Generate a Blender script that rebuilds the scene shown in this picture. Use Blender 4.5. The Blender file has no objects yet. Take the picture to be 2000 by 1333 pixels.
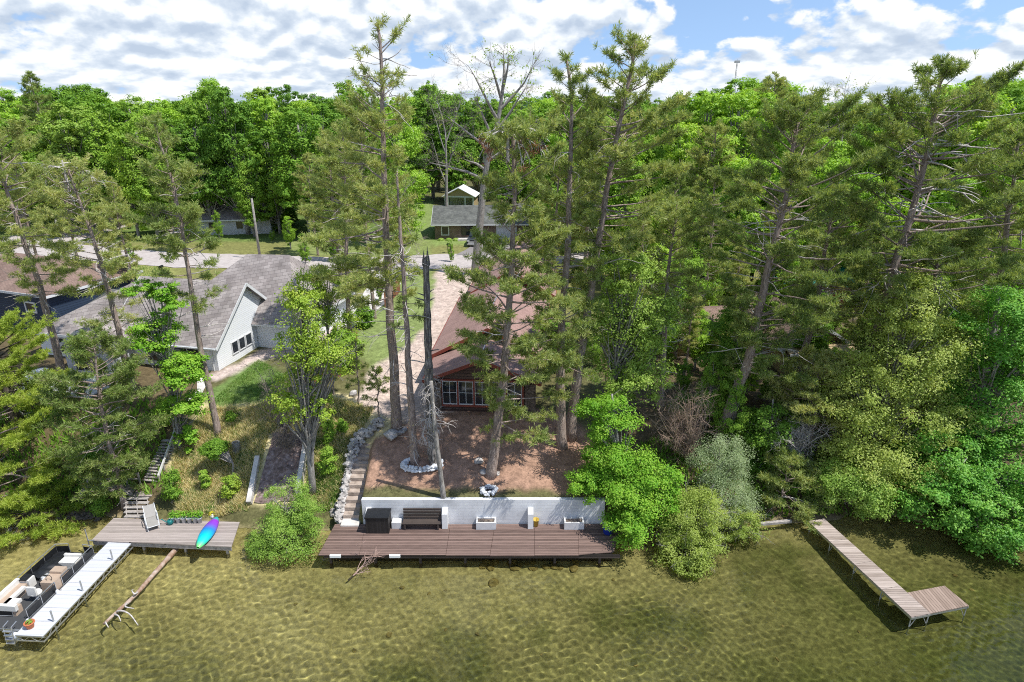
import bpy, math, random
import numpy as np
from mathutils import Vector, Matrix
R = math.radians
sc = bpy.context.scene
COL = sc.collection
# ------------------------------------------------------------------ camera (2000 x 1333 photo pixels -> world metres)
CAMZ, FOC = 25.0, 1250.0
PITCH = math.atan(466.0 / FOC)
CP, SP = math.cos(PITCH), math.sin(PITCH)
cam = bpy.data.cameras.new('camera'); camo = bpy.data.objects.new('camera', cam); COL.objects.link(camo)
camo.location = (0, 0, CAMZ); camo.rotation_euler = (math.pi / 2 - PITCH, 0, 0)
cam.sensor_width = 36; cam.lens = 36 * FOC / 2000; cam.clip_start = .5; cam.clip_end = 9000
sc.camera = camo

def ray(px, py):
    dx, dy = px - 1000.0, py - 666.5
    return dx, FOC * CP - dy * SP, FOC * SP + dy * CP
def PZ(px, py, z):
    dx, f, d = ray(px, py); t = (CAMZ - z) / d
    return Vector((dx * t, f * t, z))
def PY(px, py, Y):
    dx, f, d = ray(px, py); t = Y / f
    return Vector((dx * t, Y, CAMZ - d * t))

def sstep(a, b, x):
    t = np.clip((x - a) / (b - a), 0, 1); return t * t * (3 - 2 * t)
def hgt(X, Y):
    X = np.asarray(X, float); Y = np.asarray(Y, float)
    sh = np.interp(X, [-60, -30, -26, -16, -12, 6, 9, 15, 24, 32, 60], [34.5, 35, 34.6, 33.6, 33.1, 32.8, 33.3, 34, 34.8, 33.5, 32]) + .25 * np.sin(X * .9) + .12 * np.sin(X * 2.3 + 1)
    d = Y - sh
    bed = np.interp(d, [-200, -60, -30, -14, -5, -1.5, 0], [-6, -3.6, -1.75, -1.15, -.75, -.42, 0])
    bank = np.interp(d, [0, .7, 2, 5, 8, 14, 30, 80, 3000], [0, .5, 1.15, 3.2, 4.75, 5, 5, 5.0, 6])
    lr = np.where(d < 0, bed, bank)
    ter = np.interp(Y, [33.0, 33.25, 40, 60, 3000], [0, 2.4, 4.5, 5, 6])
    ter = np.where(Y < 33.0, np.minimum(lr, .1), ter)
    w = sstep(-9.6, -9.15, X) * (1 - sstep(5.6, 7.4, X))
    w = w * (1 - sstep(40, 60, Y))
    z = lr * (1 - w) + ter * w
    # gentle far relief
    z = z + sstep(110, 200, Y) * .6 * np.sin(X * .03) + .05 * np.sin(X * 1.7) * np.sin(Y * 1.3) * sstep(0, 1, d)
    return z
def G(px, py):
    dx, f, d = ray(px, py)
    Y = np.arange(10, 400, .05); t = Y / f
    below = (CAMZ - d * t) < hgt(dx * t, Y)
    i = int(np.argmax(below)) if below.any() else len(Y) - 1
    return Vector((dx * t[i], Y[i], float(hgt(dx * t[i], Y[i]))))
def gz(x, y): return float(hgt(x, y))

# ------------------------------------------------------------------ mesh building
def norm(a): return a / np.maximum(np.linalg.norm(a, axis=-1, keepdims=True), 1e-9)
class MB:
    def __init__(s, M=None): s.V = []; s.F = []; s.n = 0; s.M = M
    def raw(s, v, f):
        v = np.asarray(v, float).reshape(-1, 3); f = np.asarray(f, int)
        s.V.append(v); s.F.append(f + s.n); s.n += len(v); return s
    def box(s, c, size, rz=0, M=None):
        hx, hy, hz = size[0] / 2, size[1] / 2, size[2] / 2
        v = np.array([[x, y, z] for z in (-hz, hz) for x, y in ((-hx, -hy), (hx, -hy), (hx, hy), (-hx, hy))])
        if rz: c_, s_ = math.cos(rz), math.sin(rz); v = v @ np.array([[c_, s_, 0], [-s_, c_, 0], [0, 0, 1]])
        if M is not None: v = v @ np.array(M.to_3x3()).T
        return s.raw(v + np.array(c), [[3, 2, 1, 0], [4, 5, 6, 7], [0, 1, 5, 4], [1, 2, 6, 5], [2, 3, 7, 6], [3, 0, 4, 7]])
    def beam(s, a, b, w, h=None, up=(0, 0, 1)):
        a = np.array(a, float); b = np.array(b, float); h = h or w
        d = norm(b - a); x = np.cross(d, up)
        if np.linalg.norm(x) < 1e-4: x = np.cross(d, (0, 1, 0))
        x = norm(x); z = np.cross(x, d)
        v = [p + x * (i * w / 2) + z * (j * h / 2) for p in (a, b) for i, j in ((-1, -1), (1, -1), (1, 1), (-1, 1))]
        return s.raw(v, [[3, 2, 1, 0], [4, 5, 6, 7], [0, 1, 5, 4], [1, 2, 6, 5], [2, 3, 7, 6], [3, 0, 4, 7]])
    def tube(s, P, r, k=6, cap=True):
        P = np.asarray(P, float); n = len(P); r = np.broadcast_to(np.asarray(r, float), (n,))
        T = np.gradient(P, axis=0); T = norm(T)
        ref = np.array([0, 0, 1.0]) if abs(T[:, 2]).max() < .9 else (np.array([0, 1.0, 0]) if abs(T[:, 1]).max() < .9 else np.array([.9, .1, .43]))
        A = norm(np.cross(T, ref)); B = np.cross(T, A)
        an = np.arange(k) * 2 * math.pi / k
        v = P[:, None] + r[:, None, None] * (np.cos(an)[None, :, None] * A[:, None] + np.sin(an)[None, :, None] * B[:, None])
        i = np.arange(n - 1)[:, None] * k; j = np.arange(k)[None]; j2 = (j + 1) % k
        f = np.stack([i + j, i + j2, i + k + j2, i + k + j], -1).reshape(-1, 4)
        s.raw(v.reshape(-1, 3), f)
        if cap and k > 3:
            s.F.append(np.array([list(range(s.n - k, s.n))])); s.F.append(np.array([list(range(s.n - n * k, s.n - n * k + k))[::-1]]))
        return s
    def lathe(s, c, prof, k=14, sx=1, sy=1):
        P = np.array(prof); n = len(P); an = np.arange(k) * 2 * math.pi / k
        v = np.stack([P[:, 0, None] * np.cos(an) * sx, P[:, 0, None] * np.sin(an) * sy, np.repeat(P[:, 1, None], k, 1)], -1) + np.array(c)
        i = np.arange(n - 1)[:, None] * k; j = np.arange(k)[None]; j2 = (j + 1) % k
        return s.raw(v.reshape(-1, 3), np.stack([i + j, i + j2, i + k + j2, i + k + j], -1).reshape(-1, 4))
    def poly(s, pts): return s.raw(pts, [list(range(len(pts)))])
    def slab(s, pts, th, nrm=(0, 0, -1)):
        p = np.array(pts, float); q = p + np.array(nrm) * th; n = len(p)
        s.raw(np.concatenate([p, q]), [list(range(n))]); b = s.n - 2 * n
        s.F.append(np.array([list(range(b + n, b + 2 * n))[::-1]]))
        s.F.append(np.array([[b + i, b + n + i, b + n + (i + 1) % n, b + (i + 1) % n] for i in range(n)])); return s
    def build(s, name, mat, parent=None, smooth=False, world=True, extra=None):
        n1 = sum(len(f) for f in s.F)
        if extra and extra[0].V:
            for v in extra[0].V: s.V.append(v)
            for f in extra[0].F: s.F.append(f + s.n)
            s.n += extra[0].n
        V = np.concatenate(s.V) if s.V else np.zeros((0, 3))
        if s.M is not None: V = V @ np.array(s.M.to_3x3()).T + np.array(s.M.translation)
        me = bpy.data.meshes.new(name)
        me.vertices.add(len(V)); me.vertices.foreach_set('co', V.astype(np.float32).ravel())
        lt = np.concatenate([np.full(len(f), f.shape[1]) for f in s.F]); lv = np.concatenate([f.ravel() for f in s.F])
        me.loops.add(len(lv)); me.loops.foreach_set('vertex_index', lv.astype(np.int32))
        me.polygons.add(len(lt)); me.polygons.foreach_set('loop_start', np.concatenate([[0], np.cumsum(lt)[:-1]]).astype(np.int32))
        me.polygons.foreach_set('use_smooth', np.full(len(lt), bool(smooth)))
        me.update(calc_edges=True)
        if mat: me.materials.append(mat)
        if extra: me.materials.append(extra[1]); mi = np.zeros(len(lt), np.int32); mi[n1:] = 1; me.polygons.foreach_set('material_index', mi)
        o = bpy.data.objects.new(name, me); COL.objects.link(o)
        if parent is not None:
            o.parent = parent
            top = parent
            while top.parent: top = top.parent
            if world and top.type == 'EMPTY' and parent == top: o.matrix_parent_inverse = Matrix.Translation(-Vector(top.location))
        return o
def tag(o, label, cat, group=None, kind=None):
    if kind: o['kind'] = kind
    if label: o['label'] = label
    if cat: o['category'] = cat
    if group: o['group'] = group
    return o
def thing(name, label, cat, loc, group=None):
    o = bpy.data.objects.new(name, None); COL.objects.link(o); o.location = loc; o.empty_display_size = .3
    return tag(o, label, cat, group)
def struct(o): o['kind'] = 'structure'; return o

# ------------------------------------------------------------------ materials
def newmat(name):
    m = bpy.data.materials.new(name); m.use_nodes = True
    return m, m.node_tree, m.node_tree.nodes['Principled BSDF']
def N(t, kind, **kw):
    n = t.nodes.new(kind)
    for k, v in kw.items():
        if k in n.inputs.keys() if hasattr(n.inputs, 'keys') else False: n.inputs[k].default_value = v
        else: setattr(n, k, v)
    return n
def c4(c): return (c[0], c[1], c[2], 1)
def ramp(t, fac, stops):
    r = t.nodes.new('ShaderNodeValToRGB'); e = r.color_ramp.elements
    while len(e) < len(stops): e.new(.5)
    for el, (p, c) in zip(e, stops): el.position = p; el.color = c4(c)
    t.links.new(fac, r.inputs[0]); return r.outputs[0]
def mat_noise(name, cols, scale=3, rough=.8, bump=.3, stretch=(1, 1, 1), detail=6, bscale=None, spec=.25, metal=0, rot=(0, 0, 0)):
    m, t, p = newmat(name)
    tc = N(t, 'ShaderNodeTexCoord'); mp = N(t, 'ShaderNodeMapping'); mp.inputs['Scale'].default_value = stretch; mp.inputs['Rotation'].default_value = rot
    t.links.new(tc.outputs['Object'], mp.inputs[0])
    n = N(t, 'ShaderNodeTexNoise'); n.inputs['Scale'].default_value = scale; n.inputs['Detail'].default_value = detail; n.inputs['Roughness'].default_value = .62
    t.links.new(mp.outputs[0], n.inputs['Vector'])
    k = len(cols); st = [(.3 + .4 * i / max(k - 1, 1), c) for i, c in enumerate(cols)]
    t.links.new(ramp(t, n.outputs['Fac'], st), p.inputs['Base Color'])
    p.inputs['Roughness'].default_value = rough; p.inputs['Specular IOR Level'].default_value = spec; p.inputs['Metallic'].default_value = metal
    if bump:
        b = N(t, 'ShaderNodeBump'); b.inputs['Strength'].default_value = bump; b.inputs['Distance'].default_value = .04
        n2 = N(t, 'ShaderNodeTexNoise'); n2.inputs['Scale'].default_value = bscale or scale * 3; n2.inputs['Detail'].default_value = 4
        t.links.new(mp.outputs[0], n2.inputs['Vector']); t.links.new(n2.outputs['Fac'], b.inputs['Height']); t.links.new(b.outputs[0], p.inputs['Normal'])
    return m
def leafmat(name, c1, c2, c3=None, tr=.32, gloss=.02, clump=.5, grough=.5):
    c3 = c3 or c2
    m = bpy.data.materials.new(name); m.use_nodes = True; t = m.node_tree; t.nodes.clear()
    g = N(t, 'ShaderNodeNewGeometry'); tc = N(t, 'ShaderNodeTexCoord')
    n = N(t, 'ShaderNodeTexNoise'); n.inputs['Scale'].default_value = clump; n.inputs['Detail'].default_value = 3
    t.links.new(g.outputs['Position'], n.inputs['Vector'])
    oi = N(t, 'ShaderNodeObjectInfo')
    a = N(t, 'ShaderNodeMath', operation='MULTIPLY_ADD'); a.inputs[1].default_value = .42; t.links.new(g.outputs['Random Per Island'], a.inputs[0])
    b = N(t, 'ShaderNodeMath', operation='MULTIPLY_ADD'); b.inputs[1].default_value = .9; b.inputs[2].default_value = -.28; t.links.new(n.outputs['Fac'], b.inputs[0]); t.links.new(b.outputs[0], a.inputs[2])
    d = N(t, 'ShaderNodeMath', operation='MULTIPLY_ADD'); d.inputs[1].default_value = .32; t.links.new(oi.outputs['Random'], d.inputs[0]); t.links.new(a.outputs[0], d.inputs[2])
    col = ramp(t, d.outputs[0], [(.12, c1), (.5, c2), (.92, c3)])
    df = N(t, 'ShaderNodeBsdfDiffuse'); t.links.new(col, df.inputs[0])
    tl = N(t, 'ShaderNodeBsdfTranslucent')
    mu = N(t, 'ShaderNodeMix', data_type='RGBA', blend_type='MULTIPLY'); mu.inputs['Factor'].default_value = 1
    t.links.new(col, mu.inputs['A']); mu.inputs['B'].default_value = (1.25, 1.2, .6, 1); t.links.new(mu.outputs['Result'], tl.inputs[0])
    mx = N(t, 'ShaderNodeMixShader'); mx.inputs[0].default_value = tr; t.links.new(df.outputs[0], mx.inputs[1]); t.links.new(tl.outputs[0], mx.inputs[2])
    gl = N(t, 'ShaderNodeBsdfGlossy'); gl.inputs['Roughness'].default_value = grough; gl.inputs[0].default_value = (.9, .95, 1, 1)
    m2 = N(t, 'ShaderNodeMixShader'); m2.inputs[0].default_value = gloss; t.links.new(mx.outputs[0], m2.inputs[1]); t.links.new(gl.outputs[0], m2.inputs[2])
    o = N(t, 'ShaderNodeOutputMaterial'); t.links.new(m2.outputs[0], o.inputs[0]); return m
def mat_planks(name, c1, c2, width, axis=1, gap=.06, rough=.75, blotch=.5, gapcol=(.02, .017, .015), length=2.4, M=None, bump=.4):
    # boards across `axis` (0: boards run along y and repeat in x, 1: run along x and repeat in y, 2: siding repeating in z)
    m, t, p = newmat(name)
    tc = N(t, 'ShaderNodeTexCoord'); sp = N(t, 'ShaderNodeSeparateXYZ'); t.links.new(tc.outputs['Object'], sp.inputs[0])
    def math_(op, a, b=None, c=None):
        n = N(t, 'ShaderNodeMath', operation=op)
        for i, v in enumerate((a, b, c)):
            if v is None: continue
            if isinstance(v, (int, float)): n.inputs[i].default_value = v
            else: t.links.new(v, n.inputs[i])
        return n.outputs[0]
    u = math_('DIVIDE', sp.outputs[axis], width); fr = math_('FRACT', u); fl = math_('FLOOR', u)
    wn = N(t, 'ShaderNodeTexWhiteNoise', noise_dimensions='1D'); t.links.new(fl, wn.inputs['W'])
    ns = N(t, 'ShaderNodeTexNoise'); ns.inputs['Scale'].default_value = 1.3; ns.inputs['Detail'].default_value = 7; ns.inputs['Roughness'].default_value = .65
    mp = N(t, 'ShaderNodeMapping'); mp.inputs['Scale'].default_value = [(4, .8, 4), (.8, 4, 4), (1, 1, 5)][axis]; t.links.new(tc.outputs['Object'], mp.inputs[0])
    ad = N(t, 'ShaderNodeVectorMath', operation='ADD'); t.links.new(mp.outputs[0], ad.inputs[0])
    cb = N(t, 'ShaderNodeCombineXYZ'); w7 = math_('MULTIPLY', wn.outputs['Value'], 37.0); t.links.new(w7, cb.inputs[0]); t.links.new(w7, cb.inputs[1]); t.links.new(cb.outputs[0], ad.inputs[1]); t.links.new(ad.outputs[0], ns.inputs['Vector'])
    f = math_('MULTIPLY_ADD', wn.outputs['Value'], .45, math_('MULTIPLY', ns.outputs['Fac'], blotch * 1.6))
    col = ramp(t, f, [(.2, c1), (.85, c2)])
    mask = math_('GREATER_THAN', fr, gap)
    mx = N(t, 'ShaderNodeMix', data_type='RGBA'); t.links.new(mask, mx.inputs['Factor']); mx.inputs['A'].default_value = c4(gapcol); t.links.new(col, mx.inputs['B'])
    t.links.new(mx.outputs['Result'], p.inputs['Base Color']); p.inputs['Roughness'].default_value = rough; p.inputs['Specular IOR Level'].default_value = .25
    if bump:
        b = N(t, 'ShaderNodeBump'); b.inputs['Strength'].default_value = bump; b.inputs['Distance'].default_value = .02
        hh = math_('MULTIPLY', mask, math_('MULTIPLY_ADD', ns.outputs['Fac'], .3, .7)); t.links.new(hh, b.inputs['Height']); t.links.new(b.outputs[0], p.inputs['Normal'])
    return m
def mat_brick(name, c1, c2, mortar, bw, bh, rough=.85, vertical=False, msize=.015, blotch=(0.75, 1.2)):
    m, t, p = newmat(name)
    tc = N(t, 'ShaderNodeTexCoord'); sp = N(t, 'ShaderNodeSeparateXYZ'); t.links.new(tc.outputs['Object'], sp.inputs[0])
    cb = N(t, 'ShaderNodeCombineXYZ')
    if vertical:
        a = N(t, 'ShaderNodeMath', operation='ADD'); t.links.new(sp.outputs[0], a.inputs[0]); t.links.new(sp.outputs[1], a.inputs[1])
        t.links.new(a.outputs[0], cb.inputs[0]); t.links.new(sp.outputs[2], cb.inputs[1])
    else: t.links.new(sp.outputs[0], cb.inputs[0]); t.links.new(sp.outputs[1], cb.inputs[1])
    b = N(t, 'ShaderNodeTexBrick'); b.inputs['Scale'].default_value = 1; b.inputs['Brick Width'].default_value = bw; b.inputs['Row Height'].default_value = bh; b.inputs['Mortar Size'].default_value = msize
    b.inputs['Color1'].default_value = c4(c1); b.inputs['Color2'].default_value = c4(c2); b.inputs['Mortar'].default_value = c4(mortar); t.links.new(cb.outputs[0], b.inputs[0])
    n = N(t, 'ShaderNodeTexNoise'); n.inputs['Scale'].default_value = .8; n.inputs['Detail'].default_value = 8; t.links.new(tc.outputs['Object'], n.inputs['Vector'])
    mr = N(t, 'ShaderNodeMapRange'); mr.inputs[1].default_value = .3; mr.inputs[2].default_value = .7; mr.inputs[3].default_value = blotch[0]; mr.inputs[4].default_value = blotch[1]; t.links.new(n.outputs['Fac'], mr.inputs[0])
    mu = N(t, 'ShaderNodeVectorMath', operation='SCALE'); t.links.new(b.outputs[0], mu.inputs[0]); t.links.new(mr.outputs[0], mu.inputs['Scale'])
    t.links.new(mu.outputs[0], p.inputs['Base Color']); p.inputs['Roughness'].default_value = rough; p.inputs['Specular IOR Level'].default_value = .2
    bu = N(t, 'ShaderNodeBump'); bu.inputs['Strength'].default_value = .4; bu.inputs['Distance'].default_value = .02; bu.invert = True; t.links.new(b.outputs['Fac'], bu.inputs['Height']); t.links.new(bu.outputs[0], p.inputs['Normal'])
    return m
M = {}
M['bark_pine'] = mat_noise('pine bark', [(.13, .1, .085), (.31, .24, .205), (.46, .38, .335)], 6, .9, .8, (2.2, 2.2, .5))
M['bark_grey'] = mat_noise('grey bark', [(.11, .1, .09), (.27, .25, .23), (.42, .4, .37)], 5, .9, .6, (2.2, 2.2, .6))
M['bark_dark'] = mat_noise('dark bark', [(.03, .025, .02), (.085, .07, .055), (.14, .12, .1)], 5, .9, .6, (2.2, 2.2, .6))
M['snag'] = mat_noise('weathered snag wood', [(.035, .03, .028), (.16, .145, .135), (.45, .42, .39)], 4, .9, .8, (3, 3, .35))
M['dead'] = mat_noise('bleached dead wood', [(.3, .27, .25), (.5, .46, .43), (.62, .58, .55)], 6, .85, .4, (1, 1, 1))
M['twig'] = mat_noise('grey brown twigs', [(.16, .13, .11), (.3, .25, .22)], 4, .9, 0)
M['twig_brown'] = mat_noise('dry brown twigs', [(.26, .175, .13), (.46, .34, .26)], 4, .9, 0)
M['twig_yel'] = mat_noise('tan twigs', [(.2, .17, .12), (.34, .3, .22)], 4, .9, 0)
M['ndl_red'] = leafmat('red pine needles', (.135, .215, .058), (.31, .39, .118), (.56, .56, .225), .42, .012, .8)
M['ndl_dark'] = leafmat('dark pine needles', (.12, .2, .05), (.24, .33, .09), (.42, .46, .17), .42, .012, .8)
M['ndl_white'] = leafmat('yellow green pine needles', (.2, .32, .035), (.4, .5, .08), (.54, .6, .13), .42, .012, .6)
M['ndl_rust'] = leafmat('rusty dead needles', (.25, .1, .05), (.38, .18, .1), (.45, .26, .16), .2, .015, .8)
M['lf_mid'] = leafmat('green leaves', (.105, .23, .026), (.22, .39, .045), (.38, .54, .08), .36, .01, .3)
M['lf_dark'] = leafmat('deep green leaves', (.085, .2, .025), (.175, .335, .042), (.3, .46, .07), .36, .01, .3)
M['lf_lime'] = leafmat('lime leaves', (.18, .34, .024), (.32, .53, .045), (.47, .63, .08), .36, .02, .3)
M['lf_bright'] = leafmat('bright maple leaves', (.085, .235, .016), (.18, .4, .03), (.35, .55, .065), .36, .012, .7)
M['lf_maple'] = leafmat('deep glossy maple leaves', (.05, .19, .018), (.12, .335, .035), (.27, .5, .075), .34, .02, .7)
M['lf_yel'] = leafmat('yellow green leaves', (.2, .33, .03), (.37, .52, .06), (.56, .6, .1), .36, .02, .9)
M['lf_airy'] = leafmat('pale green leaves', (.18, .31, .042), (.31, .455, .08), (.47, .58, .14), .36, .012, .7)
M['lf_olive'] = leafmat('dull green leaves', (.21, .3, .05), (.36, .46, .09), (.52, .59, .17), .4, .015, .6)
M['lf_grey'] = leafmat('grey green willow leaves', (.2, .29, .11), (.37, .46, .24), (.55, .61, .4), .34, .02, .9)
M['lf_shrub'] = leafmat('fresh shrub leaves', (.17, .31, .04), (.31, .48, .08), (.5, .6, .16), .36, .02, 1.2)
M['grass_dry'] = leafmat('dry bank grass', (.4, .38, .14), (.66, .58, .28), (.8, .68, .42), .25, .02, .5)
M['grass_green'] = leafmat('lawn grass', (.06, .17, .02), (.13, .26, .04), (.25, .33, .08), .25, .02, .5)
def plain(name, col, rough=.5, metal=0, spec=.4, var=.12, scale=4, bump=0):
    a = tuple(c * (1 - var) for c in col); b = tuple(min(1, c * (1 + var)) for c in col)
    return mat_noise(name, [a, col, b], scale, rough, bump, spec=spec, metal=metal)
M['deck_brown'] = mat_planks('stained brown deck boards', (.075, .048, .04), (.235, .16, .135), .145, 1, .13)
M['deck_grey'] = mat_planks('weathered grey deck boards', (.2, .17, .15), (.42, .36, .33), .14, 1, .07)
M['deck_pink'] = mat_planks('weathered dock boards', (.2, .155, .125), (.46, .385, .34), .16, 1, .09)
M['deck_pinkx'] = mat_planks('weathered platform boards', (.17, .12, .09), (.36, .27, .22), .16, 0, .09)
M['wood_dark'] = mat_planks('dark stained timber', (.035, .028, .025), (.09, .07, .06), .13, 2, .08)
M['wood_grey'] = mat_noise('weathered timber', [(.2, .18, .165), (.34, .31, .29), (.46, .42, .39)], 4, .85, .4, (1, 1, 1))
M['wood_white'] = plain('peeling white timber', (.6, .6, .58), .7, var=.25)
M['white_wall'] = mat_brick('white painted masonry', (.72, .73, .74), (.68, .69, .705), (.63, .64, .655), .6, .2, .7, True, .008, (.7, 1.1))
M['white_paint'] = plain('white painted concrete', (.6, .6, .6), .65, var=.08)
M['vinyl_white'] = mat_planks('white dock panels', (.52, .53, .56), (.58, .59, .62), .3, 1, .05, .5, .3, (.35, .36, .39), bump=.15)
M['alu'] = plain('bare aluminium', (.6, .61, .63), .4, .85, var=.1)
M['alu_dull'] = plain('galvanised steel', (.45, .46, .47), .5, .5, var=.12)
M['black'] = plain('black vinyl', (.012, .013, .015), .5, var=.3)
M['black_box'] = mat_planks('black slatted cover', (.012, .011, .011), (.035, .032, .03), .09, 0, .12, .6)
M['cream'] = plain('cream boat vinyl', (.68, .66, .62), .45, var=.06)
M['tan'] = plain('tan boat vinyl', (.42, .32, .24), .5, var=.1)
M['carpet'] = plain('charcoal boat carpet', (.05, .052, .055), .95, var=.25, scale=30)
M['navy'] = mat_planks('navy lap siding', (.026, .042, .075), (.036, .056, .095), .2, 2, .1, .6, .3, (.004, .006, .01))
M['navy_sunlit'] = mat_planks('sunlit navy lap siding', (.05, .085, .15), (.065, .105, .18), .2, 2, .1, .6, .3, (.012, .02, .04))  # the navy siding with its sunlit tone put into the colour; unused
M['siding_white'] = mat_planks('white lap siding', (.74, .76, .78), (.78, .8, .82), .16, 2, .07, .6, .3, (.4, .42, .45))
M['siding_grey'] = mat_planks('pale grey lap siding', (.5, .51, .53), (.55, .56, .58), .16, 2, .1, .6, .3, (.3, .31, .33))
M['trim'] = plain('white trim', (.62, .63, .64), .5, var=.04)
M['glass'] = plain('window glass', (.02, .025, .03), .06, spec=.8, var=.3)
M['shingle_grey'] = mat_brick('grey shingles', (.24, .21, .2), (.34, .305, .29), (.17, .15, .145), .55, .28, .9)
M['shingle_red'] = mat_brick('reddish brown shingles', (.3, .19, .165), (.36, .235, .205), (.25, .155, .135), .3, .16, .9, blotch=(.85, 1.12))
M['shingle_brown'] = mat_brick('brown shingles', (.2, .135, .11), (.25, .175, .14), (.13, .09, .075), .3, .16, .9)
M['shingle_dark'] = mat_brick('charcoal shingles', (.1, .105, .1), (.16, .165, .15), (.07, .07, .07), .35, .18, .9)
M['trim_red'] = plain('barn red trim', (.25, .06, .04), .6, var=.15)
M['stone_dark'] = mat_noise('brown fieldstone', [(.05, .04, .033), (.14, .11, .09), (.25, .2, .16)], 5, .9, .7)
M['log_brown'] = mat_planks('brown log siding', (.09, .055, .045), (.15, .095, .075), .22, 2, .12)
M['tan_siding'] = mat_planks('tan siding', (.36, .27, .15), (.44, .34, .2), .18, 2, .08)
M['brick'] = mat_brick('brown brick', (.17, .12, .09), (.24, .17, .12), (.22, .19, .16), .4, .13, .9, True)
M['roof_green'] = mat_planks('green metal roof', (.012, .2, .16), (.02, .27, .2), .45, 0, .07, .45, .3, (.01, .1, .08))
M['metal_white'] = plain('pale metal roof', (.75, .76, .78), .35, var=.04)
M['asphalt'] = mat_noise('sun bleached asphalt', [(.36, .315, .3), (.43, .385, .365), (.5, .45, .43)], 1.2, .95, .15, bscale=12)
M['asphalt_dark'] = mat_noise('driveway asphalt', [(.19, .17, .17), (.27, .25, .24)], 1.4, .95, .2, bscale=12)
M['concrete'] = mat_noise('pale concrete', [(.42, .4, .37), (.56, .53, .5), (.66, .63, .6)], 1.6, .9, .2)
M['gravel'] = mat_noise('pink gravel', [(.3, .23, .2), (.46, .37, .33), (.6, .52, .47)], 9, .95, .6)
M['rock'] = mat_noise('pale fieldstone', [(.17, .155, .145), (.42, .395, .375), (.62, .59, .57)], 3.2, .9, .6)
M['rock_white'] = mat_noise('whitewashed stones', [(.38, .4, .43), (.62, .64, .67), (.76, .77, .79)], 6, .85, .6)
M['rock_wet'] = mat_noise('algae covered stones', [(.08, .06, .025), (.17, .13, .05), (.26, .2, .09)], 4, .7, .5)
M['slab'] = mat_noise('sandstone treads', [(.24, .19, .155), (.38, .31, .26), (.5, .42, .36)], 3, .9, .4)
M['ramp'] = mat_noise('purple brown ramp stone', [(.07, .05, .045), (.2, .145, .13), (.36, .29, .28)], 3.5, .9, .7)
M['terracotta'] = plain('terracotta', (.5, .16, .07), .7, var=.15)
M['pot'] = plain('grey plastic pot', (.5, .53, .56), .5, var=.12)
M['teal'] = plain('teal plastic', (.01, .16, .16), .4, var=.15)
M['yellow'] = plain('faded yellow plastic', (.48, .33, .05), .6, var=.2)
M['blue'] = plain('blue plastic', (.01, .03, .25), .4, var=.2)
M['chair'] = plain('grey sling fabric', (.3, .285, .265), .8, var=.08)
M['rust'] = plain('rusty cedar fence', (.26, .1, .06), .85, var=.3, scale=3)
M['truck'] = plain('dark grey car paint', (.045, .05, .055), .25, .5, var=.1)
M['hill'] = leafmat('distant wood', (.014, .06, .03), (.03, .09, .045), (.05, .13, .055), .2, .02, .05)
m, t, p = newmat('bumper rubber'); p.inputs['Base Color'].default_value = (.8, .82, .82, 1); M['bumper'] = m
# ------------------------------------------------------------------ light and sky
SE = R(61); SX, SY = .945, -.33; sl = math.hypot(SX, SY); SX /= sl; SY /= sl
SUN = Vector((SX * math.cos(SE), SY * math.cos(SE), math.sin(SE)))
sl_ = bpy.data.lights.new('sun', 'SUN'); sl_.energy = 3.9; sl_.angle = R(.5); sl_.color = (1, .965, .9)
so = bpy.data.objects.new('sun', sl_); COL.objects.link(so); so.rotation_euler = (-SUN).to_track_quat('-Z', 'Y').to_euler(); so.location = (40, -20, 60)
sl_.cycles.is_caustics_light = True
W = bpy.data.worlds.new("World"); sc.world = W; W.use_nodes = True; t = W.node_tree; t.nodes.clear()
sk = N(t, 'ShaderNodeTexSky', sky_type='NISHITA'); sk.sun_disc = False; sk.sun_elevation = SE; sk.sun_rotation = math.atan2(SX, SY); sk.air_density = 1; sk.dust_density = .2; sk.ozone_density = 1
def wm(op, a, b=None, c=None, clamp=False):
    n = N(t, 'ShaderNodeMath', operation=op); n.use_clamp = clamp
    for i, v in enumerate((a, b, c)):
        if v is None: continue
        if isinstance(v, (int, float)): n.inputs[i].default_value = v
        else: t.links.new(v, n.inputs[i])
    return n.outputs[0]
tc = N(t, 'ShaderNodeTexCoord'); sp = N(t, 'ShaderNodeSeparateXYZ'); t.links.new(tc.outputs['Generated'], sp.inputs[0])
az = wm('ARCTAN2', sp.outputs[0], sp.outputs[1]); el = wm('MAXIMUM', sp.outputs[2], 0)
u = wm('MULTIPLY', az, 8.2); v = wm('MULTIPLY', wm('LOGARITHM', wm('ADD', el, .075), math.e), 2.35)
def cvec(dv, seed):
    cb = N(t, 'ShaderNodeCombineXYZ'); t.links.new(u, cb.inputs[0]); t.links.new(wm('ADD', v, dv), cb.inputs[1]); cb.inputs[2].default_value = seed; return cb.outputs[0]
def cnoise(vec, scale, detail, rough=.56, dist=.0):
    n = N(t, 'ShaderNodeTexNoise'); n.inputs['Scale'].default_value = scale; n.inputs['Detail'].default_value = detail; n.inputs['Roughness'].default_value = rough; n.inputs['Distortion'].default_value = dist
    t.links.new(vec, n.inputs['Vector']); return n.outputs['Fac']
def puff(vec, scale, detail, rough=.5):
    vo = N(t, 'ShaderNodeTexVoronoi', feature='SMOOTH_F1', voronoi_dimensions='2D'); vo.inputs['Scale'].default_value = scale; vo.inputs['Detail'].default_value = detail; vo.inputs['Roughness'].default_value = rough; vo.inputs['Smoothness'].default_value = .5; vo.normalize = True; t.links.new(vec, vo.inputs['Vector']); return wm('SUBTRACT', 1.0, vo.outputs['Distance'])
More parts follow.
